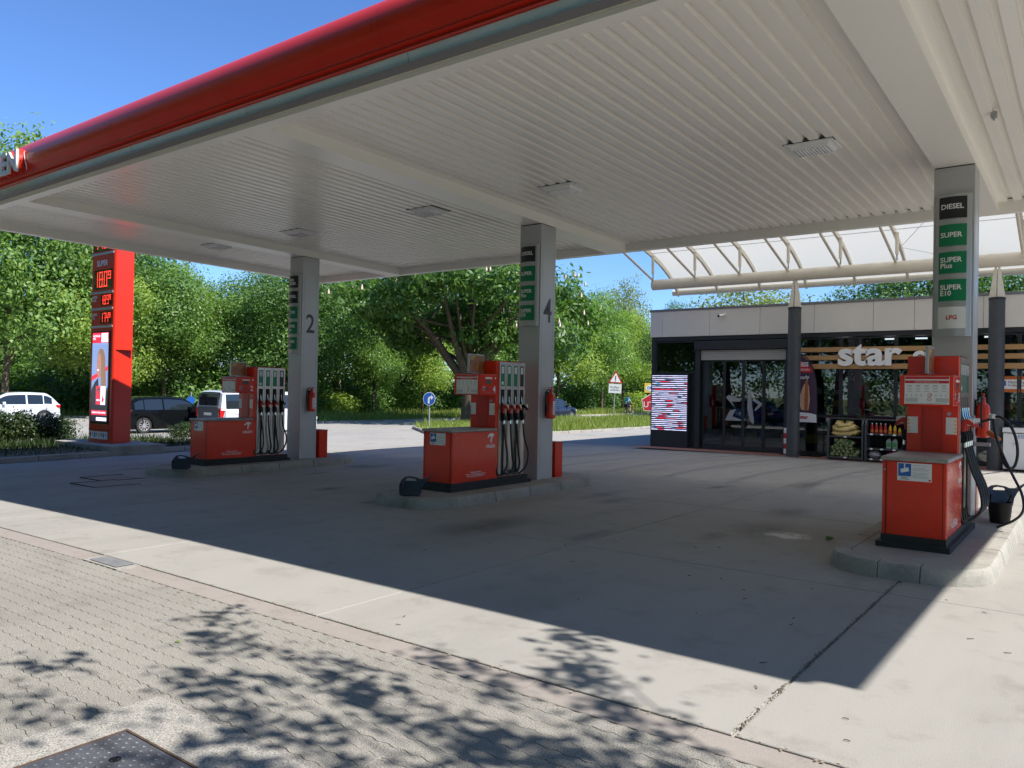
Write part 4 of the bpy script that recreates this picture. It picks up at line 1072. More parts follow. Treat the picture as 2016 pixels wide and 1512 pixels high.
# security camera on the fascia
sc_ = thing('security_camera', 'small white security camera fixed to the shop fascia', 'camera', (-9.12, YB - .1, 4.16))
mb = MB(); mb.lathe([(.05, 0), (.05, .03), (.03, .06)], (0, 0, 0), 14, mat=Matrix.Rotation(R(90), 3, 'X')); mb.build('base', MT['white'], sc_, smooth=40)
mb = MB(); mb.tube([(0.0, -.08, -.02), (-.09, -.22, -.05)], .045, 14); mb.build('body', MT['white'], sc_, smooth=40)
mb = MB(); mb.tube([(-.088, -.217, -.049), (-.10, -.236, -.053)], .043, 14); mb.build('lens', MT['blackg'], sc_, smooth=40)
mb = MB(); mb.tube(catmull([(0, -.02, .01), (-.12, -.03, .04), (-.2, -.02, .12), (-.2, -.015, .2)], 5), .006, 6); mb.build('cable', MT['white'], sc_)

# dark round columns of the arcade
def arcol(x, label):
    t = thing('arcade_column', label, 'column', (x, 22.3, 0), 0, 'dark round columns before the shop')
    mb = MB(); mb.lathe([(.175, .004), (.175, 4.16)], (0, 0, 0), 28); mb.build('shaft', MT['anthc'], t, smooth=40)
    mb = MB(); mb.lathe([(.186, 4.14), (.186, 4.19), (.17, 4.20)], (0, 0, 0), 28); mb.build('cap_ring', MT['anth'], t, smooth=40)
    for s in (-1, 1):
        mb = MB()
        vs = [(s * .012, -.10, 4.2), (s * .17, -.05, 4.2), (s * .17, .05, 4.2), (s * .012, .10, 4.2), (s * .012, -.035, 4.95), (s * .055, -.03, 4.95), (s * .055, .03, 4.95), (s * .012, .035, 4.95)]
        mb.add(vs, [(0, 1, 2, 3), (4, 5, 6, 7), (0, 1, 5, 4), (1, 2, 6, 5), (2, 3, 7, 6), (3, 0, 4, 7)]); mb.build('head_plate', MT['cream'], t)
    mb = MB(); mb.tube([(-.08, 0, 4.86), (.08, 0, 4.86)], .025, 8); mb.build('pin', MT['cream'], t)
arcol(-6.75, 'dark round column right of the shop door, white tapered head')
arcol(-1.9, 'dark round column beside the white freezer chest')
arcol(2.95, 'dark round column beyond the right edge of the picture')

# arched translucent roof between canopy and shop
ar = thing('arched_roof', 'cream tubular arched roof with translucent sheets above the shop front', 'roof', (-4, 22.3, 0))
AO = (-4, 22.3, 0)
def A(mb, name, mat, **k): return mb.build(name, mat, ar, off=AO, **k)
XA0, XA1 = -11.15, 3.4
mb = MB(); mb.tube([(XA0, 22.3, 5.11), (XA1, 22.3, 5.11)], .165, 20); A(mb, 'main_tube', MT['cream'], smooth=40)
mb = MB(); mb.tube([(XA0 - .15, 24.1, 5.07), (XA1, 24.1, 5.07)], .10, 16); A(mb, 'rear_tube', MT['cream'], smooth=40)
mb = MB(); mb.tube([(XA0, 15.1, 6.45), (XA1, 15.1, 6.45)], .10, 14); A(mb, 'front_tube', MT['cream'], smooth=40)
arcpts = [(24.08, 5.05), (23.75, 5.36), (23.3, 5.62), (22.7, 5.87), (22.0, 6.08), (21.0, 6.31), (20.0, 6.48), (19.0, 6.6), (18.0, 6.66), (17.0, 6.67), (16.0, 6.61), (15.0, 6.46), (13.9, 6.2)]
nr = 11; sp = 1.385
ribx = [XA0 + .05 + k * sp for k in range(nr)]
for k, x in enumerate(ribx):
    mb = MB()
    for (ya, za), (yb, zb) in zip(arcpts[:-1], arcpts[1:]):
        mb.add([(x + sx, y, z + dz) for y, z in ((ya, za), (yb, zb)) for sx, dz in ((-.035, -.11), (.035, -.11), (.035, .02), (-.035, .02))], [(0, 1, 5, 4), (1, 2, 6, 5), (2, 3, 7, 6), (3, 0, 4, 7)])
    A(mb, 'rib', MT['cream'], fix=False)
    mb = MB(); mb.tube([(x + .03, 22.18, 5.22), (x + .03, 19.5, 6.02), (x + .03, 17.4, 6.60)], .036, 10); A(mb, 'strut', MT['cream'], smooth=40)
    mb = MB(); mb.tube([(x + .08, 22.02, 5.42), (x + .08, 22.0, 5.98)], .045, 10); A(mb, 'hanger', MT['cream'], smooth=40)
    mb = MB(); mb.tube([(x + .08, 22.04, 5.26), (x + .08, 22.02, 5.42)], .02, 8); A(mb, 'hanger_bolt', MT['galv'])
    mb = MB(); mb.bar((x + .03, 22.14, 5.12), (x + .03, 22.14, 5.3), .03, .06); A(mb, 'lug', MT['cream'])
    if k < nr - 1:
        mb = MB(); rows = [[(xx, y, z + .028) for y, z in arcpts] for xx in (x + .02, x + sp - .02)]
        mb.grid(rows); A(mb, 'polycarbonate_sheet', MT['poly'], fix=False, smooth=60)
for y_, z_ in ((22.0, 6.055), (19.0, 6.575)):
    mb = MB(); mb.tube([(XA0 + .05, y_, z_), (XA1, y_, z_)], .008, 6); A(mb, 'tie_wire', MT['galv'])
for k in (5, 7):
    mb = MB(); mb.tube([(ribx[k], 22.9, 5.74), (ribx[k + 1], 20.5, 6.36)], .006, 6); mb.tube([(ribx[k], 22.9, 5.74), (ribx[k + 1], 23.6, 5.40)], .006, 6); A(mb, 'brace_wire', MT['galv'])

# ------------------------------------------------------------------ things before the shop
def rack(x0, x1, label):
    t = thing('display_rack', label, 'rack', ((x0 + x1) / 2, 22.35, .004), 0, 'black display racks before the shop'); o = ((x0 + x1) / 2, 22.35, .004)
    for xx in (x0, x1 - .05):
        mb = MB(); mb.prism([(22.1, .02), (22.1, .98), (22.16, 1.09), (22.26, 1.13), (22.64, 1.13), (22.64, .02)], 'x', xx, xx + .05); mb.build('side_panel', MT['anthc'], t, off=o, bevel=.01)
    mb = MB(); mb.box(x0 + .051, x1 - .051, 22.6, 22.62, .04, 1.12); mb.build('back_panel', MT['black'], t, off=o)
    mb = MB(); mb.box(x0 + .051, x1 - .051, 22.24, 22.6, 1.10, 1.128); mb.build('top_panel', MT['anthc'], t, off=o)
    return t, o
t, o = rack(-5.78, -4.86, 'black display rack holding yellow sacks above netted firewood')
for z in (.10, .655):
    mb = MB(); mb.box(-5.729, -4.911, 22.12, 22.6, z - .04, z); mb.build('shelf', MT['anthc'], t, off=o)
    mb = MB(); mb.box(-5.35, -5.28, 22.113, 22.119, z - .04, z - .002); mb.build('price_tag', MT['white'], t, off=o)
t, o = rack(-4.83, -3.80, 'black display rack with bottles and jugs beside the right pump')
for z in (.10, .37, .755):
    mb = MB(); mb.box(-4.779, -3.851, 22.12, 22.6, z - .04, z); mb.build('shelf', MT['anthc'], t, off=o)
    for xx in (-4.7, -4.45, -4.15):
        mb = MB(); mb.box(xx, xx + .07, 22.113, 22.119, z - .04, z - .002); mb.build('price_tag', MT['white'], t, off=o)
def sack(x, y, z, w, d, h, rz, label):
    nu, nv = 14, 9; mb = MB(); rows = []
    for i in range(nv + 1):
        ph = -PI / 2 + PI * i / nv; row = []
        for j in range(nu * 2):
            th = 2 * PI * j / (nu * 2)
            cx_ = math.copysign(abs(math.cos(th)) ** .6, math.cos(th)); sy_ = math.copysign(abs(math.sin(th)) ** .6, math.sin(th))
            rr_ = max(.02, math.cos(ph)) ** .55; wr = 1 + random.uniform(-.10, .10)
            row.append((w / 2 * cx_ * rr_ * wr, d / 2 * sy_ * rr_ * wr, h / 2 + h / 2 * math.sin(ph) * (1 + random.uniform(-.1, .1)) + .045 * math.sin(th * 2 + x * 9) + random.uniform(-.012, .012)))
        rows.append(row)
    mb.grid(rows, close=True); s_ = mb.build('sack', MT['charc'], None, smooth=40, loc=(x, y, z)); s_.rotation_euler = (0, 0, rz)
    tag(s_, label, 'sack', 'yellow sacks in the display rack')
sack(-5.32, 22.34, .66, .76, .40, .16, .03, 'crumpled yellow sack lying lowest on the upper rack shelf')
sack(-5.34, 22.33, .785, .66, .38, .15, -.05, 'crumpled yellow sack in the middle of the pile of sacks')
sack(-5.38, 22.34, .905, .48, .34, .13, .08, 'smallest yellow sack on top of the pile of sacks')
def firewood(x, z, w, h, label, seed):
    t = thing('firewood_bag', label, 'firewood', (x, 22.34, z), 0, 'netted firewood in the display rack'); r_ = random.Random(seed)
    y = 0; rows_ = 3
    for q in range(rows_):
        n = int(w / .115) - (q == rows_ - 1)
        for k in range(n):
            cx_ = -w / 2 + .06 + k * .115 + (.05 if q % 2 else 0); cz_ = .05 + q * h / rows_
            s_ = r_.uniform(.045, .06); a = r_.uniform(0, 2 * PI)
            poly = [(cx_ + s_ * math.cos(a + b), cz_ + s_ * math.sin(a + b)) for b in ((0, 1.5, 2.6, 4.2) if k % 2 else (0, 2.0, 2.9, 3.8))]
            mb = MB(); mb.prism(poly, 'y', -.17 + r_.uniform(-.02, .02), .15); mb.build('log', MT['logm'], t)
    mb = MB()
    for q in range(9):
        xa = -w / 2 + q * w / 8
        mb.tube([(xa, -.2, .0), (xa * .98 + .02, -.205, h * .5), (xa * .85 + .03, -.17, h * .98), (xa * .8, .0, h * 1.04)], .0035, 4)
    for q in range(5):
        zz = .02 + q * h / 5; mb.tube([(-w / 2, -.19, zz), (0, -.21, zz + .02), (w / 2, -.19, zz)], .0035, 4)
    kind(mb.build('net', MT['net'], t), 'stuff')
firewood(-5.34, .10, .74, .26, 'lower netted bag of split firewood logs', 2)
firewood(-5.38, .355, .46, .20, 'upper netted bag of split firewood logs under the sacks', 4)
def bottle(x, z, mat, h, r, label, group):
    t = thing('bottle', label, 'bottle', (x, 22.26, z), 0, group)
    mb = MB(); mb.lathe([(r * .9, 0), (r, .01), (r, h * .42), (r * .82, h * .55), (r * .88, h * .62), (r * .5, h * .82), (r * .3, h * .88), (r * .3, h * .9)], (0, 0, 0), 14); mb.build('body', mat, t, smooth=40)
    mb = MB(); mb.lathe([(r * .36, h * .9), (r * .36, h), (r * .2, h * 1.01)], (0, 0, 0), 10); mb.build('cap', MT['bred'] if mat is not MT['bred'] else MT['whitep'], t, smooth=40)
    mb = MB(); mb.lathe([(r * 1.01, h * .12), (r * 1.01, h * .38)], (0, 0, 0), 14); mb.build('label', MT['whitep'] if mat is MT['bgrn'] else MT['orange'], t, smooth=40)
ords = ('first', 'second', 'third', 'fourth')
for k in range(4): bottle(-4.68 + k * .108, .756, MT['bred'], .27, .042, ords[k] + ' red bottle from the left on the top rack shelf', 'red bottles on the rack')
for k, w_ in enumerate(('left', 'middle', 'right')): bottle(-4.24 + k * .115, .756, MT['byel'], .25 - .07 * (k == 2), .04, w_ + ' one of three yellow bottles on the top rack shelf', 'yellow bottles on the rack')
def jug(x, z, label):
    t = thing('jug', label, 'jug', (x, 22.28, z), 0, 'screen wash jugs on the rack')
    mb = MB(); mb.prism([(-.06, 0), (-.062, .19), (-.035, .235), (-.015, .25), (.03, .25), (.06, .2), (.062, 0)], 'y', -.045, .045); mb.build('body', MT['bgrn'], t, bevel=.012)
    mb = MB(); mb.lathe([(.022, .25), (.022, .28)], (.005, 0, 0), 10); mb.build('cap', MT['bred'], t)
    mb = MB(); mb.box(-.048, .048, -.0475, -.0458, .05, .16); mb.build('label', MT['net'], t)
jug(-4.27, .37, 'left screen wash jug on the middle rack shelf'); jug(-4.12, .37, 'right screen wash jug on the middle rack shelf')
for x_, s_, lb, mt in ((-4.62, .2, 'crumpled grey and white bag on the bottom rack shelf', MT['bag']), (-4.2, .17, 'pink and white bag on the bottom rack shelf', MT['pink'])):
    mb = MB(); rows = []
    for i in range(8):
        ph = -PI / 2 + PI * i / 7; rows.append([(s_ * .8 * math.cos(ph) * math.cos(th) * (1 + random.uniform(-.12, .12)), s_ * .6 * math.cos(ph) * math.sin(th), .1 + .1 * math.sin(ph) * (1 + random.uniform(-.15, .15))) for th in [2 * PI * j / 14 for j in range(14)]])
    mb.grid(rows, close=True); tag(mb.build('bag', mt, None, smooth=35, loc=(x_, 22.3, .1)), lb, 'bag', 'bags on the bottom shelf')
# freezer chest
fz = thing('ice_freezer', 'white ice cube freezer chest with lid at the right edge', 'freezer', (-1.0, 22.35, .004))
mb = MB(); mb.box(-.72, .72, -.3, .3, .05, .90); mb.build('body', MT['freez'], fz, bevel=.012)
mb = MB(); mb.box(-.735, .735, -.315, .315, .92, 1.03); mb.build('lid', MT['freez'], fz, bevel=.014)
mb = MB(); mb.box(-.7, .7, -.28, .28, 0, .05); mb.build('base', MT['black'], fz)
text('lettering', 'EISWÜRFEL', .12, (-.43, -.302, .83), '-y', MT['blue'], fz, align='LEFT')
mb = MB()
for cx_, cz_, s_ in ((-.48, .66, .09), (.05, .4, .11), (-.2, .25, .05)):
    for q in range(3):
        a = q * PI / 3; mb.bar((cx_ - s_ * math.cos(a), -.3015, cz_ - s_ * math.sin(a)), (cx_ + s_ * math.cos(a), -.3015, cz_ + s_ * math.sin(a)), .008, .002, upv=(0, 1, 0))
mb.build('snowflake', MT['gprint'], fz)
# beach flag with sausage picture
fl = thing('beach_flag', 'tall rounded advertising flag with a hot dog picture, behind the round column', 'flag', (-6.55, 22.85, .004))
prof = [(-.42, .95), (-.42, 2.78), (-.33, 2.88), (-.15, 2.86), (.05, 2.7), (.18, 2.45), (.26, 2.1), (.29, 1.6), (.30, .95)]
mb = MB(); mb.prism(prof, 'y', -.006, .006); fb = mb.build('cloth', MT['flagp'], fl)
mb = MB(); mb.tube(catmull([(.305, 0, .02), (.305, 0, 1.0), (.295, 0, 1.6), (.265, 0, 2.12), (.185, 0, 2.47), (.05, 0, 2.73), (-.15, 0, 2.89), (-.33, 0, 2.91)], 4), .012, 8); mb.build('pole', MT['black'], fl, smooth=60)
mb = MB(); mb.add([(x_, -.0075, z_) for x_, z_ in ((-.41, 2.38), (-.41, 2.72), (-.2, 2.72), (.12, 2.5), (.16, 2.38))], [(0, 1, 2, 3, 4)]); mb.build('red_field', MT['redprint'], fl, fix=False)
mb = MB(); mb.add([(x_, -.0075, z_) for x_, z_ in ((-.41, .96), (-.41, 1.25), (.1, 1.22), (.28, 1.18), (.29, .96))], [(0, 1, 2, 3, 4)]); mb.build('white_field', MT['white'], fl, fix=False)
mb = MB(); mb.prism([(-.14, 1.3), (-.2, 1.5), (-.17, 1.75), (-.08, 2.02), (0, 2.1), (.06, 2.0), (.1, 1.6), (.06, 1.3)], 'y', -.009, -.0075); mb.build('hand_picture', MT['skin'], fl)
mb = MB(); mb.prism([(-.05, 1.28), (-.06, 1.6), (-.04, 2.12), (0, 2.18), (.04, 2.12), (.05, 1.6), (.03, 1.28)], 'y', -.0105, -.0092); mb.build('sausage_picture', MT['sausage'], fl)
text('lettering', 'HEISS', .17, (-.16, -.009, 2.6), '-y', MT['white'], fl, bold=.02); text('lettering', 'GENIESSEN', .085, (-.13, -.009, 2.45), '-y', MT['white'], fl)
text('lettering', 'ready', .15, (-.1, -.009, 2.24), '-y', MT['white'], fl); text('lettering', 'star', .14, (-.06, -.009, 1.1), '-y', MT['redprint'], fl, bold=.04)
mb = MB(); mb.box(-.1, .42, -.2, .2, 0, .03); mb.build('foot', MT['black'], fl)
# red and white post by the door
rw = thing('marker_post', 'slim red and white post standing beside the shop door', 'post', (-7.13, 22.85, .004))
for k in range(5):
    mb = MB(); mb.box(-.04, .04, -.02, .02, .02 + k * .15, .17 + k * .15); mb.build('band', MT['white'] if k % 2 == 0 else MT['redprint'], rw)
mb = MB(); mb.box(-.12, .12, -.12, .12, 0, .02); mb.build('foot', MT['black'], rw)

# ------------------------------------------------------------------ traffic islands, verge, kerbs
def grass_mb(poly, n, h0, h1, zf, seed, w=.012):
    r_ = np.random.RandomState(seed); P_ = np.array(poly); lo, hi = P_.min(0), P_.max(0); pts = []
    def inside(x, y):
        c = False; j = len(poly) - 1
        for i in range(len(poly)):
            xi, yi = poly[i]; xj, yj = poly[j]
            if (yi > y) != (yj > y) and x < (xj - xi) * (y - yi) / (yj - yi) + xi: c = not c
            j = i
        return c
    while len(pts) < n:
        x, y = r_.uniform(lo[0], hi[0]), r_.uniform(lo[1], hi[1])
        if inside(x, y): pts.append((x, y))
    p = np.array(pts); a = r_.uniform(0, 2 * PI, n); h = r_.uniform(h0, h1, n) * (0.6 + .8 * (np.sin(p[:, 0] * 1.3) * np.sin(p[:, 1] * .9) * .5 + .5)); ww = w * (1 + h * 2)
    z = np.array([zf(x, y) for x, y in pts]); lx, ly = r_.normal(0, .3, n) * h, r_.normal(0, .3, n) * h
    v = np.zeros((n, 3, 3)); v[:, 0] = np.c_[p[:, 0] - np.cos(a) * ww, p[:, 1] - np.sin(a) * ww, z]; v[:, 1] = np.c_[p[:, 0] + np.cos(a) * ww, p[:, 1] + np.sin(a) * ww, z]
    v[:, 2] = np.c_[p[:, 0] + lx, p[:, 1] + ly, z + h]
    return v.reshape(-1, 3), np.arange(n * 3).reshape(n, 3)
def np_mesh(name, v, f, mat):
    me = bpy.data.meshes.new(name); nf, k = f.shape
    me.vertices.add(len(v)); me.vertices.foreach_set('co', v.astype(np.float32).ravel())
    me.loops.add(nf * k); me.loops.foreach_set('vertex_index', f.astype(np.int32).ravel())
    me.polygons.add(nf); me.polygons.foreach_set('loop_start', np.arange(0, nf * k, k, dtype=np.int32))
    me.update(calc_edges=True); me.materials.append(mat); return me
def grass(poly, n, h0, h1, zf, seed, name='grass', mat='grass', w=.012):
    v, f = grass_mb(poly, n, h0, h1, zf, seed, w); return kind(put(name, np_mesh(name, v, f, MT[mat])), 'stuff')

isl = bpy.data.objects.new('traffic_island', None); COL.objects.link(isl); kind(isl, 'structure')
IP = [(-22.6, 24.3), (-20.4, 25.6), (-18.9, 27.0), (-18.5, 29), (-18.6, 38), (-18.9, 60), (-19.5, 90), (-29.4, 90), (-29.3, 60), (-29.0, 43), (-29.2, 37), (-28.6, 31), (-26.5, 27.6)]
mb = MB(); mb.add([(x, y, g(x) + .09) for x, y in IP], [list(range(len(IP)))]); mb.build('turf', MT['turf'], isl)
kb = MB(); kb.prism([(-.06, 0), (-.06, .11), (-.05, .12), (.05, .12), (.06, .11), (.06, 0)], 'y', -.49, .49); kbm = kb.mesh('kerb_stone', MT['kerbg'])
cnt = 0
for (xa, ya), (xb, yb) in zip(IP, IP[1:] + IP[:1]):
    L_ = math.hypot(xb - xa, yb - ya); n = max(1, round(L_)); a = math.atan2(yb - ya, xb - xa) - PI / 2
    if ya > 62 and yb > 62: continue
    for k in range(n):
        q = (k + .5) / n; x, y = xa + (xb - xa) * q, ya + (yb - ya) * q
        if y > 62: continue
        o_ = put('kerb_stone', kbm, isl, (x, y, g(x) - .012 + random.uniform(-.008, .008)), 0, (0, 0, a)); o_.scale = (1, L_ / n * 1.0, 1)
grass(IP[:6] + IP[8:], 26000, .10, .34, lambda x, y: g(x) + .09, 3, w=.011)

VP_ = [(-80, 8), (-50, 18.5), (-46, 22), (-38.5, 25.5), (-35, 28.2), (-34.4, 34), (-34.5, 60), (-36, 130), (-240, 130), (-240, 8)]
mb = MB(); mb.add([(x, y, -.3 + .07) for x, y in VP_], [list(range(len(VP_)))])
kind(mb.build('verge', MT['turf']), 'structure')
mb = MB(); strip = [(-80, 7.4), (-50, 17.9), (-46, 21.4), (-38.4, 24.9), (-34.7, 27.8), (-34.2, 34), (-34.3, 60), (-35.8, 130)]
mb.grid([[(x, y, -.3 + .075) for x, y in strip], [(x - 1.5, y + .9, -.3 + .076) for x, y in strip]]); kind(mb.build('dirt_edge', MT['drygr'], fix=False), 'structure')
mb = MB(); pth = [(-80, 13.5), (-52, 23), (-47, 26.5), (-41.5, 30), (-39.5, 34), (-39.5, 60), (-41, 130)]
mb.grid([[(x, y, -.3 + .08) for x, y in pth], [(x - 1.6, y + 1.0, -.3 + .081) for x, y in pth]]); kind(mb.build('footpath', MT['drygr'], fix=False), 'structure')
vk = MB()
for (xa, ya), (xb, yb) in zip(strip[:-1], strip[1:]):
    n = max(1, int(math.hypot(xb - xa, yb - ya)))
    for k in range(n):
        q = (k + .5) / n; a = math.atan2(yb - ya, xb - xa) - PI / 2
        vk.add([Matrix.Rotation(a, 3, 'Z') @ Vector((x, y * .98, z)) + Vector((xa + (xb - xa) * q, ya + (yb - ya) * q, -.31)) for x, y, z in [(sx * .06, sy * .5, sz) for sz in (0, .1) for sy in (-1, 1) for sx in (-1, 1)]], [(4, 5, 7, 6), (0, 1, 5, 4), (2, 6, 7, 3), (0, 4, 6, 2), (1, 3, 7, 5)])
kind(vk.build('verge_kerb', MT['kerbg']), 'stuff')
grass([(-62, 15.5), (-50, 19.5), (-46, 22.8), (-38.8, 26.3), (-35.4, 29), (-35, 34), (-35, 60), (-36, 90), (-46, 90), (-45, 60), (-45, 36), (-50, 30), (-64, 22)], 42000, .12, .5, lambda x, y: -.23, 5, w=.014)
# lawn and weeds in the planter
grass([(-20.2, -2), (-20.0, 5), (-19.95, 7.2), (-20.45, 11), (-20.85, 13.6), (-25.5, 13.9), (-25.8, -2)], 17000, .06, .26, lambda x, y: g(x) + .07 if not (-23.0 < x < -19.95 and 9.75 < y < 11.25) else -.3, 8, mat='hgreen', w=.009)

# ------------------------------------------------------------------ trees and shrubs
def leaves(lumps, n, size, seed, clump=.38, per=26, shell=.55, droop=0, asp=.55):
    """leaf-sized rhombs gathered in clumps through the volume of the given lumps"""
    r_ = np.random.RandomState(seed); lumps = np.array(lumps, float)
    wts = (lumps[:, 3] * lumps[:, 4] * lumps[:, 5]) ** .75; wts /= wts.sum()
    nc = max(1, n // per); li = r_.choice(len(lumps), nc, p=wts)
    d = r_.normal(size=(nc, 3)); d /= np.linalg.norm(d, axis=1)[:, None]
    rad = shell + (1 - shell) * r_.uniform(0, 1, nc) ** .6; rad = np.where(r_.uniform(0, 1, nc) < .22, r_.uniform(.15, 1, nc), rad) * r_.uniform(.9, 1.13, nc)
    cc = lumps[li, :3] + d * lumps[li, 3:6] * rad[:, None]
    idx = np.repeat(np.arange(nc), per); N = len(idx)
    off = r_.normal(size=(N, 3)) * clump; off[:, 2] *= .6
    c = cc[idx] + off
    nrm = r_.normal(size=(N, 3)) * .5 + d[idx] * .75 + np.array([0, 0, .4]); nrm /= np.linalg.norm(nrm, axis=1)[:, None]
    t = r_.normal(size=(N, 3)); t[:, 2] -= droop; t -= nrm * (t * nrm).sum(1)[:, None]; t /= np.linalg.norm(t, axis=1)[:, None]
    b = np.cross(nrm, t); s = size * r_.uniform(.6, 1.35, N)[:, None]
    v = np.stack([c - t * s * .5, c + b * s * asp * .5 + t * s * .05, c + t * s * .5, c - b * s * asp * .5 + t * s * .05], 1)
    return v.reshape(-1, 3), np.arange(N * 4).reshape(N, 4)

def trunk_mb(h, r, limbs, seed, lean=(0, 0)):
    rr_ = random.Random(seed); mb = MB()
    pts = [(0, 0, -.4), (0, 0, .05), (lean[0] * .2, lean[1] * .2, h * .25), (lean[0] * .55, lean[1] * .55, h * .6), (lean[0], lean[1], h)]
    mb.tube(catmull(pts, 4), [r * 1.5, r * 1.35, r * 1.15, r * 1.05] + [r * (1 - .5 * k / 13) for k in range(13)], 10)
    for (x, y, z, z0) in limbs:
        f = max(.0, min(1, z0 / h)); bx, by = lean[0] * f, lean[1] * f
        mid = ((bx + x) / 2 + rr_.uniform(-.3, .3), (by + y) / 2 + rr_.uniform(-.3, .3), z0 + (z - z0) * .6)
        p = catmull([(bx, by, z0 - .2), mid, (x, y, z)], 5); n = len(p)
        mb.tube(p, [r * .55 * (1 - .85 * k / (n - 1)) for k in range(n)], 7)
    return mb

def tree_kind(seed, H, Wd, base, mat, nleaf, size, bark='bark', r=.16, sparse=.55, nl=11, clump=.42):
    rr_ = random.Random(seed); lumps = []; limbs = []
    for k in range(nl):
        f = (k + .5) / nl; z = base + (H - base) * (.1 + .84 * f); a = k * 2.4 + rr_.uniform(-.5, .5)
        prof = math.sin(PI * min(1, .18 + f * .80)) ** .8; rad = Wd * .5 * prof * rr_.uniform(.35, .72)
        s_ = Wd * rr_.uniform(.15, .27) * (.65 + .5 * prof)
        lumps.append((rad * math.cos(a), rad * math.sin(a), z, s_, s_, s_ * rr_.uniform(.65, .9)))
        if k % 2 == 0: limbs.append((rad * .9 * math.cos(a), rad * .9 * math.sin(a), z, max(base * .7, z * .55)))
    lumps.append((0, 0, base + (H - base) * .45, Wd * .26, Wd * .26, (H - base) * .36))
    v, f = leaves(lumps, nleaf, size, seed, clump, 26, sparse)
    return np_mesh('crown', v, f, MT[mat]), trunk_mb(H * .72, r, limbs, seed, (rr_.uniform(-.4, .4), rr_.uniform(-.4, .4))).mesh('trunk', MT[bark], smooth=50)

KINDS = [tree_kind(11, 10, 8.2, 2.7, 'mgreen', 30000, .185, nl=9), tree_kind(23, 10, 7.2, 2.4, 'lgreen', 26000, .18, nl=8), tree_kind(37, 10, 8.6, 2.2, 'dgreen', 32000, .19, nl=10),
         tree_kind(41, 10, 6.4, 2.4, 'mgreen', 22000, .18, sparse=.4), tree_kind(53, 10, 8.0, 3.6, 'pgreen', 9000, .19, sparse=.35, bark='barkp')]
def tree(k, x, y, h, label, cat='tree', group='trees beyond the road', w=1.0, rz=None, z=None):
    t = thing('broadleaf_tree', label, cat, (x, y, g(x) if z is None else z), random.uniform(0, 6.28) if rz is None else rz, group)
    s_ = h / 10; t.scale = (s_ * w, s_ * w, s_)
    put('trunk', KINDS[k][1], t); put('crown', KINDS[k][0], t); return t
kindname = ['mid green', 'bright green', 'dark green', 'loose mid green', 'pale thin']
TR = [ # kind, x, y, height, width, where
 (2, -52.0, 14.5, 11.0, 1.1, 'at the far left edge behind the white car'), (0, -46.8, 17.2, 15.2, .8, 'whose tip shows above the canopy beside the brand letters'),
 (1, -44.5, 21.0, 9.0, 1.0, 'left of the price pillar behind the white car'), (2, -47.5, 22.6, 11.6, 1.0, 'directly behind the price pillar'),
 (0, -46.0, 25.8, 9.3, 1.0, 'just right of the price pillar'), (1, -46.2, 28.6, 8.4, .95, 'half way between price pillar and column 2'),
 (0, -44.0, 31.0, 9.4, 1.0, 'left of the column numbered 2'), (2, -41.5, 32.4, 10.6, 1.0, 'behind the column numbered 2'),
 (0, -44.5, 38.0, 9.6, 1.05, 'right of the column numbered 2, behind the lamp post'), (3, -41.0, 38.6, 7.2, .95, 'with a slim trunk left of the blue arrow sign'),
 (1, -40.4, 43.0, 8.2, .9, 'bright behind the blue arrow sign'), (2, -46.0, 46.0, 12.5, 1.1, 'dark behind the flowering chestnut'),
 (0, -41.5, 50.0, 11.5, 1.0, 'behind the pump numbered 4'), (2, -44.0, 57.0, 12.5, 1.0, 'behind the middle canopy column, tall and dark'),
 (1, -39.8, 60.5, 12.2, .95, 'tall just right of the column numbered 4'), (0, -38.6, 66.5, 11.6, .9, 'above the dark blue car'),
 (1, -39.8, 73.0, 11.0, 1.0, 'behind the warning sign'), (1, -39.0, 81.0, 10.4, 1.0, 'behind the cyclist'),
 (0, -41.0, 92.0, 12.2, 1.0, 'behind the card signs at the shop corner'), (4, -43.5, 80.0, 15.0, .7, 'thin and pale against the sky left of the shop'),
 (1, -33.5, 98.0, 9.2, 1.0, 'low at the shop corner'), (2, -55.0, 30.0, 11.5, 1.2, 'in the second row behind the price pillar'), (2, -54.0, 40.0, 10.0, 1.2, 'in the second row right of column 2'), (2, -50.0, 66.0, 12.5, 1.2, 'in the second row behind the dark blue car'),
 (2, -47.0, 88.0, 12.0, 1.2, 'in the second row behind the warning sign'), (2, -62.0, 20.0, 11.0, 1.2, 'in the second row at the far left'), (2, -68.0, 24.5, 9.0, 1.5, 'low in the third row behind the white car'), (2, -66.0, 17.0, 9.0, 1.5, 'low in the third row at the far left edge')]
for k, x, y, h, w, where in TR: tree(k, x, y, h, kindname[k] + ' tree ' + where, w=w, z=-1.9 if 'third row' in where else None)
BT = [(2, -25.9, 56.0, 8.9, .62, 'dark green tree crown showing above the left end of the shop roof'), (4, -24.6, 67.5, 12.2, 1.35, 'pale thin tree crown above the middle of the shop roof'),
      (2, -8.2, 43.5, 8.6, 1.0, 'dark green tree crown above the shop roof, left of the LPG column'), (2, -4.8, 44.5, 9.2, .95, 'dark green tree crown behind the LPG column'), (3, -2.4, 46.0, 9.2, .9, 'loose green tree crown above the shop at the right edge')]
for k, x, y, h, w, lb in BT: tree(k, x, y, h, lb, group='trees behind the shop', w=w)

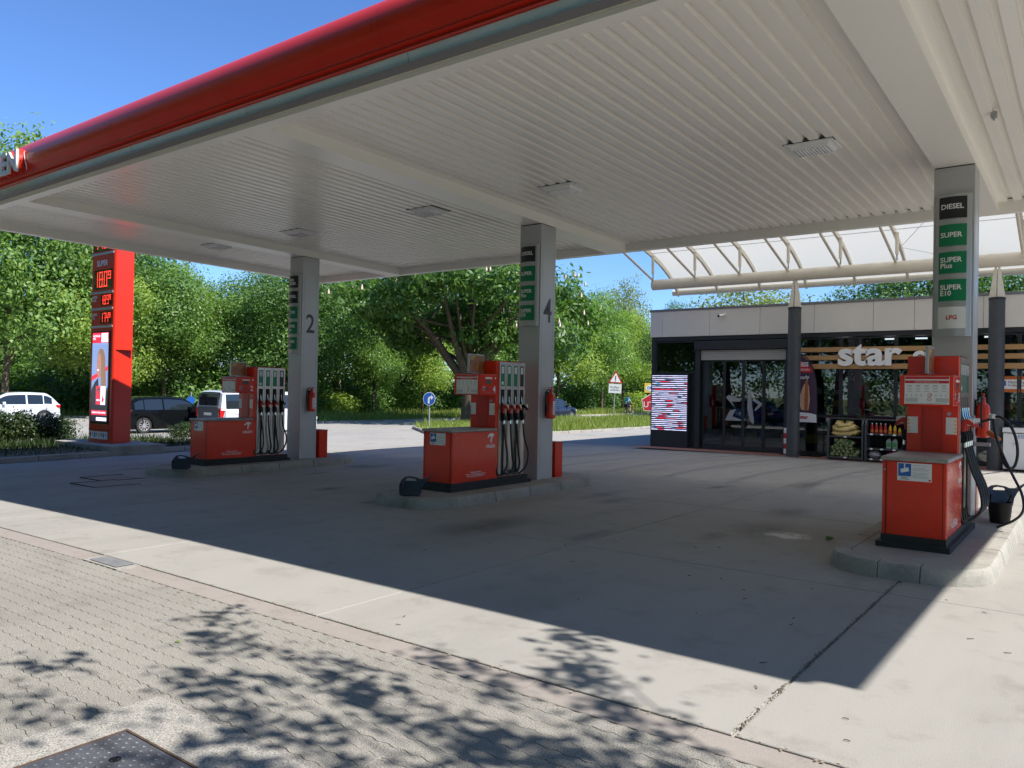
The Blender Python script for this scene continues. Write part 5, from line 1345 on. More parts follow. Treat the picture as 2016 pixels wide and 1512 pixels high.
# shrubs along the verge
def shrub_mesh(seed, mat, n=3800, size=.15):
    rr_ = random.Random(seed); lumps = [(rr_.uniform(-.9, .9), rr_.uniform(-.9, .9), rr_.uniform(.4, 1.3), .75, .75, .6) for _ in range(6)]
    v, f = leaves(lumps, n, size, seed, .2, 20, .4); return np_mesh('foliage', v, f, MT[mat])
SHK = [shrub_mesh(3, 'mgreen'), shrub_mesh(4, 'lgreen'), shrub_mesh(5, 'dgreen')]
stem = MB()
for k in range(5): stem.tube([(0, 0, -.1), (math.cos(k * 1.3) * .4, math.sin(k * 1.3) * .4, .8), (math.cos(k * 1.3) * .7, math.sin(k * 1.3) * .7, 1.4)], [.03, .02, .008], 5)
stm = stem.mesh('stems', MT['bark'])
SHN = ('mid green', 'light green', 'dark green')
SH = [(-58, 20.0, 'left of the white car', 2.0), (-55, 21.5, 'behind the bonnet of the white car', 1.7), (-52, 22.8, 'behind the rear of the white car', 1.9), (-49.5, 24.2, 'left beside the price pillar', 1.6), (-47.5, 26.2, 'behind the price pillar foot', 1.5), (-46, 28.0, 'above the roof of the black car', 1.9), (-44.6, 29.6, 'between black car and white van', 2.2), (-43, 31.2, 'behind the white van', 1.8), (-42.5, 33.5, 'right of the white van', 1.7), (-43, 36.0, 'right of column 2', 1.6), (-43, 39.5, 'left of the lamp post', 1.6), (-43.5, 42, 'right of the lamp post', 1.7), (-43.5, 45.5, 'left of the blue arrow sign', 1.7), (-43.2, 48.5, 'behind the blue arrow sign', 1.8), (-43, 52, 'left of the chestnut trunk', 1.9), (-42.5, 56.0, 'behind pump 4', 1.9), (-42, 60.5, 'behind column 4', 1.9), (-41.5, 65.0, 'above the dark blue car', 2.0), (-41.3, 70, 'right of the dark blue car', 2.0), (-41, 75.5, 'left of the warning sign', 2.1), (-41, 81.5, 'right of the warning sign', 2.2), (-41, 87.5, 'behind the cyclist', 2.3), (-38, 95.0, 'right of the cyclist', 2.2), (-33, 101, 'behind the card signs', 2.2)]
for k, (x, y, where, s_) in enumerate(SH):
    q = (2, 0, 2, 2, 1)[k % 5]; s_ *= .72; t = thing('roadside_shrub', SHN[q] + ' roadside shrub ' + where, 'shrub', (x, y, -.25), random.uniform(0, 6), 'shrubs under the roadside trees')
    t.scale = (s_ * 1.25, s_ * 1.25, s_); put('foliage', SHK[q], t); put('stems', stm, t)
for k, (x, y, where) in enumerate(((-66, 12, 'far left, behind the white car'), (-62, 17, 'behind the bonnet of the white car'), (-59, 22, 'behind the tail of the white car'), (-57, 26.5, 'directly behind the price pillar'), (-55.5, 31, 'above the black car'), (-54, 35.5, 'above the white van'), (-53, 40, 'left of the farthest column'), (-53, 45, 'right of the farthest column'), (-53, 50.5, 'behind the lamp post'), (-53, 56, 'left of the arrow sign'), (-52.5, 62, 'behind the arrow sign'), (-52, 68.5, 'left of the chestnut'), (-51, 75, 'behind the middle pump'), (-50, 83, 'behind the middle column'), (-49, 92, 'above the dark blue car'), (-48, 102, 'behind the warning sign'), (-44, 112, 'behind the cyclist'), (-36, 118, 'behind the card signs'))):
    t = thing('thicket_bush', 'tall dark thicket between the trunks ' + where, 'bush', (x, y, -.3), k * 1.9, 'dark thicket behind the roadside trees')
    t.scale = (3.4, 3.4, 2.1); put('foliage', SHK[2], t); put('stems', stm, t)
tl_ = [(-46 + k * 2.6, -12 - (k % 3) * .8, 1.6 + (k % 4) * .4, 2.2, 1.6, 2.0) for k in range(27)]  # unseen thicket behind the camera, added to block low sky
tv, tf = leaves(tl_, 26000, .26, 313, .3, 20, .4)
kind(put('thicket', np_mesh('thicket', tv, tf, MT['dgreen'])), 'stuff')
# hedge bushes in the planter
hv, hf = leaves([(0, 0, .5, .62, .6, .42), (.45, .2, .4, .45, .4, .35), (-.45, -.1, .42, .45, .45, .36), (.1, .1, .8, .4, .4, .22)], 3600, .085, 77, .11, 14, .3)
HM = np_mesh('foliage', hv, hf, MT['hgreen'])
for k, (x, y, s_, lb) in enumerate(((-25.3, 8.1, 1.05, 'dark planter bush cut by the left edge of the picture'), (-25.1, 9.0, 1.0, 'dark planter bush before the white car'), (-24.95, 9.8, 1.0, 'dark planter bush under the rear of the white car'), (-24.9, 10.55, .92, 'small dark planter bush just left of the price pillar'), (-24.2, 14.25, .6, 'dark planter bush before the black car, right of the price pillar'), (-25.2, 7.0, 1.1, 'dark planter bush mostly outside the left edge'))):
    t = thing('planter_bush', lb, 'bush', (x, y, g(x) + .05), k * 1.7, 'bushes in the planter'); t.scale = (s_, s_, s_)
    put('foliage', HM, t); put('stems', stm, t, (0, 0, 0)).scale = (.5, .5, .5)

# the flowering chestnut
ch = thing('chestnut_tree', 'big flowering chestnut with dark spreading limbs on the traffic island', 'tree', (-29.6, 35.4, -.22))
lumps = []; rr_ = random.Random(91)
for k in range(30):
    a = k * 2.399; f = (k + .5) / 30; rad = 7.0 * math.sqrt(f) * .93; z = 4.6 + rr_.uniform(0, 5.5) * (1 - f * .45) + (1.2 if f < .4 else .2)
    lumps.append((rad * math.cos(a), rad * math.sin(a), z - (.9 if k % 3 == 0 else 0), 1.9, 1.9, 1.3))
for k in range(8):
    a = k * .8; lumps.append((2.6 * math.cos(a), 2.6 * math.sin(a), 10.5, 1.9, 1.9, 1.5))
v1, f1 = leaves(lumps, 46000, .36, 92, .34, 22, .35, .9, .42)
put('crown', np_mesh('crown', v1, f1, MT['cgreen']), ch)
lim = [(lumps[k][0], lumps[k][1], lumps[k][2], 2.2 + .12 * k) for k in range(0, 30, 2)]
tm = MB()
tm.tube(catmull([(0, 0, -.3), (0, 0, .3), (.05, 0, 1.6), (-.1, .1, 3.0), (.1, 0, 5.5), (.2, .1, 9)], 4), [.62, .56, .5, .46, .43, .42, .41, .40, .40, .40, .4, .38, .36, .34, .3, .27, .24, .2, .16, .12, .1], 12)
for q, (tx, ty, tz) in enumerate(((-3.2, -2.4, 7), (2.8, 2.4, 7.4), (-1.8, -3.6, 6.5), (3.4, .6, 6.6), (.6, -3.2, 8))):
    p_ = catmull([(0, 0, 2.3), (tx * .25, ty * .25, 3.4), (tx * .6, ty * .6, 5.2), (tx, ty, tz)], 5); tm.tube(p_, [.30 - .24 * k / (len(p_) - 1) for k in range(len(p_))], 8)
for (x, y, z, z0) in lim:
    p_ = catmull([(x * .12, y * .12, max(2.4, z0)), (x * .55, y * .55, z0 * .45 + z * .5), (x, y, z)], 4); tm.tube(p_, [.13 - .11 * k / (len(p_) - 1) for k in range(len(p_))], 6)
tm.build('trunk', MT['bark'], ch, smooth=50)
bm_ = MB(); r5 = random.Random(17)
for k in range(330):
    L_ = lumps[r5.randrange(len(lumps))]; d = Vector((r5.gauss(0, 1), r5.gauss(0, 1), abs(r5.gauss(.5, .5)))).normalized()
    p = Vector(L_[:3]) + Vector((d.x * L_[3], d.y * L_[4], d.z * L_[5])) * 1.12
    bm_.lathe([(.02, -.02), (.07, .03), (.06, .12), (.04, .2), (.012, .3)], p, 5)
kind(bm_.build('blossom', MT['blossom'], ch), 'stuff')

# tree over the photographer's right shoulder: it throws the leaf shadows on the paving
st = thing('street_tree', 'leafy tree just outside the right edge whose shadow dapples the paving', 'tree', (4.4, 2.3, 0))
spray = [(-5.14, 3.32, .10, .30), (-4.75, 3.08, .14, .26), (-4.38, 2.88, .14, .24), (-3.95, 2.65, .16, .22), (-3.58, 2.43, .2, .2), (-5.0, 2.13, .3, .12), (-4.38, 1.77, .34, .14), (-3.88, 2.02, .3, .14), (-4.2, 2.47, .28, .12),
         (-3.75, 3.17, .25, .12), (-3.3, 3.02, .34, .2), (-3.26, 3.69, .2, .1), (-2.73, 3.58, .3, .16), (-2.48, 2.94, .4, .26), (-2.84, 4.57, .12, .3), (-2.62, 4.25, .16, .26), (-2.43, 4.0, .2, .22), (-2.05, 3.68, .3, .26), (-1.78, 3.44, .34, .3), (-2.19, 2.96, .4, .3),
         (-3.18, 2.44, .34, .24), (-1.9, 3.05, .25, .2), (-3.0, 1.9, .4, .3), (-2.4, 2.2, .5, .4), (-1.4, 2.6, .4, .3), (.4, 1.4, .9, .6), (1.4, 1.2, 1.0, .8)]
kx, ky = sun_dir.x / sun_dir.z, sun_dir.y / sun_dir.z
lm = []
for k, (gx_, gy_, ra_, rb_) in enumerate(spray):
    z_ = 5.0 + .5 * ((k * 7) % 5) / 2
    lm.append((gx_ + kx * z_ - 4.4, gy_ + ky * z_ - 2.3, z_, ra_ * 1.1, rb_ * 1.1, .16 + ra_ * .3))
v2, f2 = leaves(lm, 3700, .115, 33, .10, 5, .1, .3)
put('crown', np_mesh('crown', v2, f2, MT['mgreen']), st)
mbt = MB(); mbt.tube(catmull([(0, 0, -.2), (.05, 0, 1.5), (-.05, .1, 3), (0, 0, 5), (.1, 0, 6.3)], 4), [.22 - .011 * k for k in range(17)], 10)
for (x, y, z, *_r) in lm[::2]:
    p_ = catmull([(0, 0, 2.6), (x * .45, y * .4 + .1, 3.4 + (z - 3.2) * .5), (x, y, z)], 5); mbt.tube(p_, [.026 - .022 * k / (len(p_) - 1) for k in range(len(p_))], 6)
mbt.build('trunk', MT['bark'], st, smooth=50)

# trees behind the photographer, mirrored in the shop glass, set close to block sky
BK = ((2, -52, 3.5, 12, 'added unseen across the road, far left, to keep sky off the pillar'), (0, -54, -5, 13, 'added unseen across the road, second from the corner, to keep sky off the pillar'), (2, -43, -1.5, 12, 'added unseen at the far end by the road to keep sky off the pillar'), (0, -34, -6, 13, 'second from the road'), (1, -27, -6.5, 12, 'with bright leaves, third from the road'), (2, -20, -5.5, 13.5, 'opposite the price pillar'), (0, -13, -5.2, 13.5, 'opposite the farthest pump'), (2, -6.2, -5.6, 14, 'opposite the middle pump'), (0, .8, -5.8, 14, 'straight behind the photographer'), (2, 8, -5.2, 13, 'behind the photographer, to the right'), (1, 16, -6, 11, 'bright, at the corner behind the right pump'),  # trees across the road added so the pillar reflects less bright sky
      (2, 27, 2, 11, 'added unseen beyond the right end of the canopy to block sky, nearest the photographer'), (0, 27.5, 9, 10, 'added unseen beyond the right end of the canopy to block sky, in line with the pumps'), (2, 27, 16, 10, 'added unseen beyond the right end of the canopy to block sky, in line with its rear edge'), (0, 26.5, 23, 10, 'added unseen beyond the right end of the shop front to block sky'))  # unseen trees on the right, added to block sky light
for q, x, y, h, where in BK:
    tree(q, x, y, h, kindname[q] + ' tree ' + where, group='trees around the station outside the picture', w=1.15, z=0)

# ------------------------------------------------------------------ vehicles
def car(name, label, cat, loc, rz, paint, L, Wd, H, wb, fo, prof, roof, sill=.2, belt=.92, rear_light=None, hatch_glass=True, van=False, rim='spokes', group=None, rear_dark=None):
    """nose towards +y; prof: deck height along y; roof: (y at windscreen foot, y roof front, y roof rear, y rear glass foot)"""
    t = thing(name, label, cat, loc, rz, group)
    yf_, yr_ = L / 2, -L / 2; wf = yf_ - fo; wr_ = wf - wb; R_ = .315; hw = Wd / 2
    def interp(tab, y):
        for (a, va), (b, vb) in zip(tab[:-1], tab[1:]):
            if a <= y <= b: return va + (vb - va) * (y - a) / (b - a)
        return tab[0][1] if y < tab[0][0] else tab[-1][1]
    N = 64; ys = [yr_ + L * k / N for k in range(N + 1)]
    rows = []
    for y in ys:
        e = min(1, (yf_ - y) / .55, (y - yr_) / .40); tp = 1 - .20 * (1 - max(0, e)) ** 2.2; w = hw * tp
        zl = sill + (.06 * (1 - min(1, e * 2)))
        for wy in (wf, wr_):
            d = abs(y - wy)
            if d < R_ * 1.16: zl = max(zl, R_ + math.sqrt(max(0, (R_ * 1.16) ** 2 - d * d)) - .0)
        zd = interp(prof, y); zb = min(belt, zd)
        zl = min(zl, zb - .1)
        m1 = zl + (zb - zl) * .35; m2 = zl + (zb - zl) * .72
        half = [(w * .93, zl), (w * .985, m1), (w, m2), (w * .955, zb), (w * .80, zd + (.012 if zd > belt else .02)), (w * .4, zd + .035), (0, zd + .04)]
        rows.append([(x, y, z) for x, z in half] + [(-x, y, z) for x, z in half[-2::-1]])
    mb = MB(); mb.grid(rows)
    n = len(rows[0]); mb.f.append(list(range(n))); mb.m.append(0); mb.f.append([N * n + k for k in range(n)]); mb.m.append(0)
    mb.build('body', paint, t, smooth=40)
    # cabin
    y0, y1, y2, y3 = roof
    def sec(y):
        if y > y1: f = (y0 - y) / max(.01, y0 - y1)
        elif y < y2: f = (y - y3) / max(.01, y2 - y3)
        else: f = 1
        f = max(0, min(1, f)); rs = math.sin(f * PI / 2) ** (.9 if not van else .75)
        zr = belt + .0 + (H - belt) * (f * .25 + rs * .75) - (.03 * ((y - (y1 + y2) / 2) / ((y1 - y2) / 2)) ** 2 if y2 <= y <= y1 else .03 * 1)
        inset = .17 if not van else .09
        wt = hw * (.93 - inset * (zr - belt) / (H - belt)); wb_ = hw * .93
        return wb_, wt, zr
    K = 40; cy = [y3 + (y0 - y3) * k / K for k in range(K + 1)]
    roofm, gl = MB(), MB(); glass = {}
    rws = []
    for y in cy:
        a, b, zr = sec(y); rws.append([(a, y, belt - .02), (b, y, max(belt - .01, zr - .05)), (b * .86, y, zr), (b * .45, y, zr + .018), (0, y, zr + .022)])
    for sgn in (1, -1):
        for k in range(K):
            for j in range(4):
                q = [rws[k][j], rws[k][j + 1], rws[k + 1][j + 1], rws[k + 1][j]]
                roofm.add([(sgn * x, y, z) for x, y, z in q], [(0, 1, 2, 3)])
    roofm.build('roof', paint, t, smooth=35)
    # windows: panels standing 4 mm proud of the cabin
    def side(ya, yb, sgn, lo=.06, hi=.90):
        m = MB(); rr2 = []
        for k in range(9):
            y = ya + (yb - ya) * k / 8; a, b, zr = sec(y); zt = max(belt - .01, zr - .05)
            rr2.append([(sgn * (a + (b - a) * q + .005), y, belt - .02 + (zt - belt + .02) * q) for q in (lo, .4, .7, hi)])
        m.grid(rr2); return m.build('side_window', MT['cwin'], t, smooth=40)
    span = y1 - y2
    for sgn in (1, -1):
        if van:
            for a, b in ((y2 + .10, y2 + span * .33), (y2 + span * .36, y2 + span * .64), (y2 + span * .68, y1 + (y0 - y1) * .45)): side(a, b, sgn, .08, .88)
        else:
            side(y2 - (y2 - y3) * .42, y2 + .10, sgn, .10, .86); side(y2 + .14, y2 + span * .52, sgn); side(y2 + span * .52 + .07, y1 + (y0 - y1) * .55, sgn)
            m = MB(); rr2 = []
            for k in range(11):
                y = y3 + .1 + (y0 - y3 - .3) * k / 10; a, b, zr = sec(y); rr2.append((sgn * (a + .006), y, belt - .012))
            m.tube(rr2, .009, 5); m.build('window_trim', MT['chrome'], t)
    for ya, yb, nm in ((y1 + .04, y0 - .04, 'windscreen'), (y3 + .05, y2 - .03, 'rear_window')):
        m = MB(); rr2 = []
        for k in range(7):
            y = ya + (yb - ya) * k / 6; a, b, zr = sec(y); s2 = 1 if nm == 'windscreen' else -1
            rr2.append([(b * q, y + s2 * .003, zr + .022 - .022 * abs(q) ** 2 + .006) for q in (-.8, -.4, 0, .4, .8)])
        m.grid(rr2); m.build(nm, MT['cwin'], t, smooth=40)
    # wheels
    for sgn in (1, -1):
        for wy in (wf, wr_):
            rot = Matrix.Rotation(R(90) * sgn, 3, 'Y')
            m = MB(); m.lathe([(.19, -.16), (.29, -.17), (R_, -.14), (R_, -.03), (.295, -.004), (.215, 0), (.205, -.05)], (sgn * hw * .965, wy, R_), 26, mat=rot); wh = m.build('wheel', MT['tyre'], t, smooth=40)
            m = MB(); m.lathe([(.216, -.012), (.216, -.002), (.198, -.002), (.19, -.05)], (sgn * hw * .965, wy, R_), 26, mat=rot, caps=False)
            for q in range(10 if rim == 'spokes' else 5):
                a = 2 * PI * q / (10 if rim == 'spokes' else 5); c_, s_ = math.cos(a), math.sin(a); wd = .016 if rim == 'spokes' else .04
                pts = [(c_ * r0 - s_ * k_ * wd, s_ * r0 + c_ * k_ * wd, z_) for z_ in (-.03, -.008) for r0, k_ in ((.04, -1), (.2, -1), (.2, 1), (.04, 1))]
                m.add([Vector((sgn * hw * .965, wy, R_)) + rot @ Vector(p) for p in pts], [(0, 1, 2, 3), (4, 5, 6, 7), (0, 1, 5, 4), (1, 2, 6, 5), (2, 3, 7, 6), (3, 0, 4, 7)])
            m.lathe([(.055, -.03), (.055, -.005), (.02, 0)], (sgn * hw * .965, wy, R_), 14, mat=rot)
            m.build('rim', MT['rim'], wh, smooth=40)
    m = MB(); m.box(-hw * .84, hw * .84, yr_ + .25, yf_ - .25, .16, .55); m.build('underbody', MT['black'], t)
    for sgn in (1, -1):
        m = MB()
        if van: m.box(sgn * hw * .86 - .06, sgn * hw * .86 + .06, yr_ - .012, yr_ + .2, .78, 1.15)
        else: m.box(*sorted((sgn * hw * .50, sgn * hw * .845)), yr_ - .004, yr_ + .14, belt - .16, belt - .02); m.box(*sorted((sgn * hw * .80, sgn * hw * .945)), yr_ + .06, yr_ + .26, belt - .15, belt - .02)
        m.build('tail_light', MT['tail'], t, bevel=.02)
        m = MB(); m.box(*sorted((sgn * hw * .45, sgn * hw * .86)), yf_ - .30, yf_ - .03, .62, .76); m.build('headlight', MT['head'], t, bevel=.02)
        m = MB(); m.box(*sorted((sgn * hw * .93, sgn * (hw * .93 + .18))), y0 - .62, y0 - .5, belt - .01, belt + .13); m.build('wing_mirror', paint, t, bevel=.03)
        for yy in (y2 + span * .5, y2 + span * .5 - .95):
            m = MB(); m.box(*sorted((sgn * hw * .975, sgn * (hw * 1.0 + .018))), yy - .2, yy - .02, belt - .17, belt - .135); m.build('door_handle', paint, t, bevel=.008)
        for yy in (y2 + span * .50, y2 + .02, y1 + .25):
            m = MB(); m.box(*sorted((sgn * hw * .97, sgn * (hw * 1.0 + .003))), yy - .004, yy + .004, .34, belt - .03); m.build('door_seam', MT['black'], t)
    m = MB(); m.box(-.26, .26, yr_ - .02, yr_ + .05, .62 if not van else .85, .73 if not van else .96); m.build('number_plate', MT['plate'], t)
    m = MB(); m.box(-hw * .78, hw * .78, yr_ - .035, yr_ + .2, .30, .52); m.build('rear_bumper', rear_dark or paint, t, bevel=.03)
    if rear_dark:
        m = MB(); m.box(-hw * .78, hw * .78, yr_ - .008, yr_ + .05, .52, 1.2); m.build('tailgate', rear_dark, t, bevel=.02)
        m = MB(); m.box(-hw * .70, hw * .70, yr_ - .016, yr_ + .06, 1.24, 1.74); m.build('rear_window', MT['cwin'], t, bevel=.03)
    return t
HB = dict(L=4.25, Wd=1.79, H=1.46, wb=2.62, fo=.85, prof=[(-2.13, .78), (-2.05, .93), (-1.2, .96), (.9, .96), (1.25, .93), (1.9, .80), (2.05, .70), (2.125, .55)], roof=(1.12, .25, -1.45, -2.08), belt=.93)
car('parked_car', 'black hatchback on the road behind the price pillar', 'car', (-31.0, 17.45, -.27), 0, MT['cblack'], group='cars on the road', **HB)
WH = dict(L=4.0, Wd=1.70, H=1.50, wb=2.46, fo=.8, prof=[(-2.0, .80), (-1.93, .95), (-1.1, .98), (.8, .98), (1.15, .95), (1.75, .82), (1.92, .7), (2.0, .55)], roof=(1.05, .2, -1.35, -1.95), belt=.94)
car('passing_car', 'white hatchback on the road at the left edge, behind the bushes', 'car', (-40.5, 15.1, -.3), PI, MT['csilver'], group='cars on the road', rim='five', **WH)
car('passing_car', 'dark blue hatchback on the road beyond the middle pump', 'car', (-30.1, 45.2, -.29), 0, MT['cnavy'], group='cars on the road', rim='five', **WH)
car('passing_van', 'white van with grey tailgate on the road behind pump 2', 'van', (-28.6, 20.35, -.36), 0, MT['csilver'], 4.9, 1.90, 1.86, 3.0, .9,
    [(-2.45, 1.05), (-2.40, 1.12), (1.6, 1.12), (1.75, 1.08), (2.25, .92), (2.40, .75), (2.45, .6)], (1.85, .95, -2.30, -2.44), belt=1.08, van=True, rim='five', rear_dark=MT['cgrey'], group='cars on the road')
car('passing_car', 'white hatchback far off behind the red card sign', 'car', (-31.4, 73.5, -.3), 0, MT['cwhite'], group='cars on the road', rim='five', **WH)
for x_, y_, mt_, w_ in ((-17.2, -1.6, MT['cblue'], 'farther left'), (-14.2, -1.4, MT['cnavy'], 'farther right')):
    car('parked_car', ('blue' if mt_ is MT['cblue'] else 'dark blue') + ' hatchback parked behind the photographer, ' + w_ + ', mirrored in the door', 'car', (x_, y_, g(x_)), R(15), mt_, group='cars behind the photographer', rim='five', **WH)

# ------------------------------------------------------------------ road signs, posts
bs = thing('keep_right_sign', 'round blue sign with a white arrow at the tip of the traffic island', 'road sign', (-24.0, 26.0, g(-24) + .09), R(18))
mb = MB(); mb.tube([(0, 0, -.1), (0, 0, 1.62)], .03, 10); mb.build('post', MT['galv'], bs, smooth=40)
mb = MB(); mb.lathe([(.30, -.008), (.30, .008)], (0, -.04, 1.36), 32, mat=Matrix.Rotation(R(90), 3, 'X')); mb.build('disc', MT['blue'], bs)
mb = MB(); mb.lathe([(.302, -.002), (.302, 0), (.282, 0.001), (.282, -.002)], (0, -.05, 1.36), 32, mat=Matrix.Rotation(R(90), 3, 'X'))
mb.build('white_rim', MT['white'], bs)
mb = MB(); mb.lathe([(.281, -.001), (.281, .0005)], (0, -.0515, 1.36), 32, mat=Matrix.Rotation(R(90), 3, 'X')); mb.build('blue_field', MT['blue'], bs)
mb = MB()
arr = [(-.06, -.22), (-.06, .02), (.02, .10), (.10, .10), (.10, .17), (.21, .055), (.10, -.06), (.10, .02), (.05, .02), (.025, -.01), (.025, -.22)]
mb.prism([(x_, z_ + 1.37) for x_, z_ in arr], 'y', -.056, -.0535); mb.build('arrow', MT['white'], bs)

ws = thing('warning_sign', 'red-edged warning triangle above a white plate, on a leaning post', 'road sign', (-29.25, 52.2, -.25), R(28))
ws.rotation_euler = (0, R(2.5), R(28))
mb = MB(); mb.tube([(0, 0, -.2), (0, 0, 3.55)], .04, 10); mb.build('post', MT['galv'], ws, smooth=40)
def tri(s, z): return [(-s, z - s * .577), (s, z - s * .577), (0, z + s * 1.155)]
for s_, y_, mt_, nm in ((.53, -.06, 'redprint', 'red_border'), (.40, -.066, 'white', 'white_field')):
    mb = MB(); mb.prism(tri(s_, 3.0), 'y', y_ - .003, y_ + .003); mb.build(nm, MT[mt_], ws)
mb = MB(); mb.prism([(-.03, 2.93), (.03, 2.93), (.045, 3.22), (-.045, 3.22)], 'y', -.074, -.071); mb.prism([(-.035, 2.82), (.035, 2.82), (.035, 2.89), (-.035, 2.89)], 'y', -.074, -.071); mb.build('exclamation_mark', MT['dprint'], ws)
mb = MB(); mb.box(-.48, .48, -.066, -.058, 1.92, 2.62); mb.build('plate', MT['whitep'], ws, bevel=.01)
text('lettering', 'Straßen-\nschäden', .24, (0, -.068, 2.27), '-y', MT['dprint'], ws, sx=.9)

cs = thing('card_sign', 'yellow fuel card sign above a red pentagon sign at the shop corner', 'sign', (-21.7, 43.4, -.1), R(26))
mb = MB(); mb.tube([(0, 0, -.2), (0, 0, 2.3)], .045, 10); mb.build('post', MT['galv'], cs, smooth=40)
mb = MB(); mb.box(-.42, .42, -.10, -.05, 1.83, 2.42); mb.build('yellow_panel', MT['yprint'], cs, bevel=.01)
mb = MB(); mb.prism([(.34 * math.cos(a), 2.125 + .2 * math.sin(a)) for a in [2 * PI * k / 28 for k in range(28)]], 'y', -.106, -.1015); mb.build('white_oval', MT['white'], cs)
text('lettering', 'DKV', .24, (0, -.108, 2.125), '-y', MT['blue'], cs, bold=.03)
pent = [(-.42, .72), (.42, .72), (.58, 1.42), (0, 1.80), (-.58, 1.42)]
mb = MB(); mb.prism(pent, 'y', -.10, -.05); mb.build('white_pentagon', MT['white'], cs)
mb = MB(); mb.prism([(x_ * .92, 1.22 + (z_ - 1.22) * .92) for x_, z_ in pent], 'y', -.106, -.1015); mb.build('red_pentagon', MT['redprint'], cs)
text('lettering', 'UTA', .50, (0, -.109, 1.10), '-y', MT['white'], cs, bold=.0, sx=.95)

lpst = thing('lamp_post', 'slim pale lamp post before the trees right of column 2', 'lamp post', (-46.5, 40.2, -.25))
mb = MB(); mb.tube([(0, 0, -.2), (0, 0, 1.2), (0, 0, 5.0)], [.11, .10, .08], 10); mb.build('post', MT['barkp'], lpst, smooth=40)
mb = MB(); mb.tube([(0, 0, 5.0), (.3, 0, 5.2)], .05, 8); mb.build('arm', MT['galv'], lpst)
mb = MB(); mb.box(.25, .75, -.1, .1, 5.16, 5.26); mb.build('lamp_head', MT['galv'], lpst, bevel=.02)
bl = thing('bollard', 'red and white striped bollard seen before the white van', 'bollard', (-21.6, 16.1, g(-21.6)))
for k in range(5):
    mb = MB(); mb.lathe([(.05, .2 * k), (.05, .2 * k + .2)], (0, 0, 0), 12); mb.build('band', MT['white'] if k % 2 else MT['redprint'], bl, smooth=40)
b2 = thing('round_sign', 'small round blue sign behind the roof of the black car', 'road sign', (-35.0, 21.0, -.25), R(40))
mb = MB(); mb.tube([(0, 0, -.2), (0, 0, 1.6)], .03, 8); mb.build('post', MT['galv'], b2)
mb = MB(); mb.lathe([(.2, 0), (.2, .01)], (0, -.04, 1.2), 24, mat=Matrix.Rotation(R(90), 3, 'X')); mb.build('disc', MT['blue'], b2)

# ------------------------------------------------------------------ cyclist with bicycle and backpack
CX, CY, CZ = -31.0, 57.8, -.28
bi = thing('bicycle', 'dark bicycle ridden along the far road', 'bicycle', (CX, CY, CZ), R(-12))
for y_ in (-.52, .52):
    mb = MB(); mb.lathe([(.335, -.018), (.345, 0), (.335, .018), (.315, .012), (.315, -.012), (.335, -.018)], (0, y_, .345), 26, mat=Matrix.Rotation(R(90), 3, 'Y'), caps=False); wh = mb.build('wheel', MT['tyre'], bi, smooth=50)
    mb = MB()
    for q in range(9): a = PI * q / 9; mb.tube([(0, y_ - .32 * math.cos(a), .345 - .32 * math.sin(a)), (0, y_ + .32 * math.cos(a), .345 + .32 * math.sin(a))], .003, 4)
    mb.build('spokes', MT['galv'], wh)
mb = MB()
for a, b in (((0, -.52, .345), (0, -.12, .3)), ((0, -.12, .3), (0, -.22, .86)), ((0, -.12, .3), (0, .36, .72)), ((0, -.2, .78), (0, .34, .84)), ((0, .52, .345), (0, .33, .95)), ((0, -.52, .345), (0, -.2, .78))): mb.tube([a, b], .018, 8)
mb.build('frame', MT['black'], bi)
mb = MB(); mb.tube([(-.28, .28, 1.02), (0, .36, 1.0), (.28, .28, 1.02)], .014, 8); mb.tube([(0, .33, .95), (0, .36, 1.0)], .016, 8); mb.build('handlebar', MT['black'], bi)
mb = MB(); mb.prism([(-.08, -.36), (.08, -.36), (.025, -.08), (-.025, -.08)], 'z', .88, .93); mb.build('saddle', MT['black'], bi, bevel=.02)
def skin_body(name, verts, edges, rad, mat, parent, root=0):
    me = bpy.data.meshes.new(name); me.from_pydata(verts, edges, []); me.materials.append(mat)
    o = put(name, me, parent); sk = o.modifiers.new('skin', 'SKIN')
    for i, r_ in enumerate(rad): me.skin_vertices[0].data[i].radius = (r_, r_)
    for i in range(len(verts)): me.skin_vertices[0].data[i].use_root = (i == root)
    sk.use_smooth_shade = True; s2 = o.modifiers.new('sub', 'SUBSURF'); s2.levels = 1; s2.render_levels = 1; return o
per = thing('person', 'cyclist in white shirt and dark shorts riding away', 'person', (CX, CY, CZ), R(-12))
V_ = [(0, -.22, .98), (0, -.14, 1.2), (0, -.02, 1.42), (0, .04, 1.53), (0, .08, 1.62), (0, .09, 1.73),
      (-.17, -.02, 1.42), (-.24, .1, 1.2), (-.26, .26, 1.06), (.17, -.02, 1.42), (.24, .1, 1.2), (.26, .26, 1.06),
      (-.1, -.2, .93), (-.13, .12, .74), (-.12, -.02, .36), (-.12, .1, .3), (.1, -.2, .93), (.13, .16, .9), (.12, .06, .52), (.12, .18, .48)]
E_ = [(0, 1), (1, 2), (2, 3), (3, 4), (4, 5), (2, 6), (6, 7), (7, 8), (2, 9), (9, 10), (10, 11), (0, 12), (12, 13), (13, 14), (14, 15), (0, 16), (16, 17), (17, 18), (18, 19)]
RD = [.13, .13, .15, .055, .085, .09, .07, .045, .035, .07, .045, .035, .1, .065, .045, .035, .1, .065, .045, .035]
skin_body('body', V_, E_, RD, MT['skin'], per)
skin_body('shirt', [V_[0], V_[1], V_[2], V_[6], (-.215, .05, 1.29), V_[9], (.215, .05, 1.29)], [(0, 1), (1, 2), (2, 3), (3, 4), (2, 5), (5, 6)], [.15, .15, .17, .09, .065, .09, .065], MT['shirt'], per)
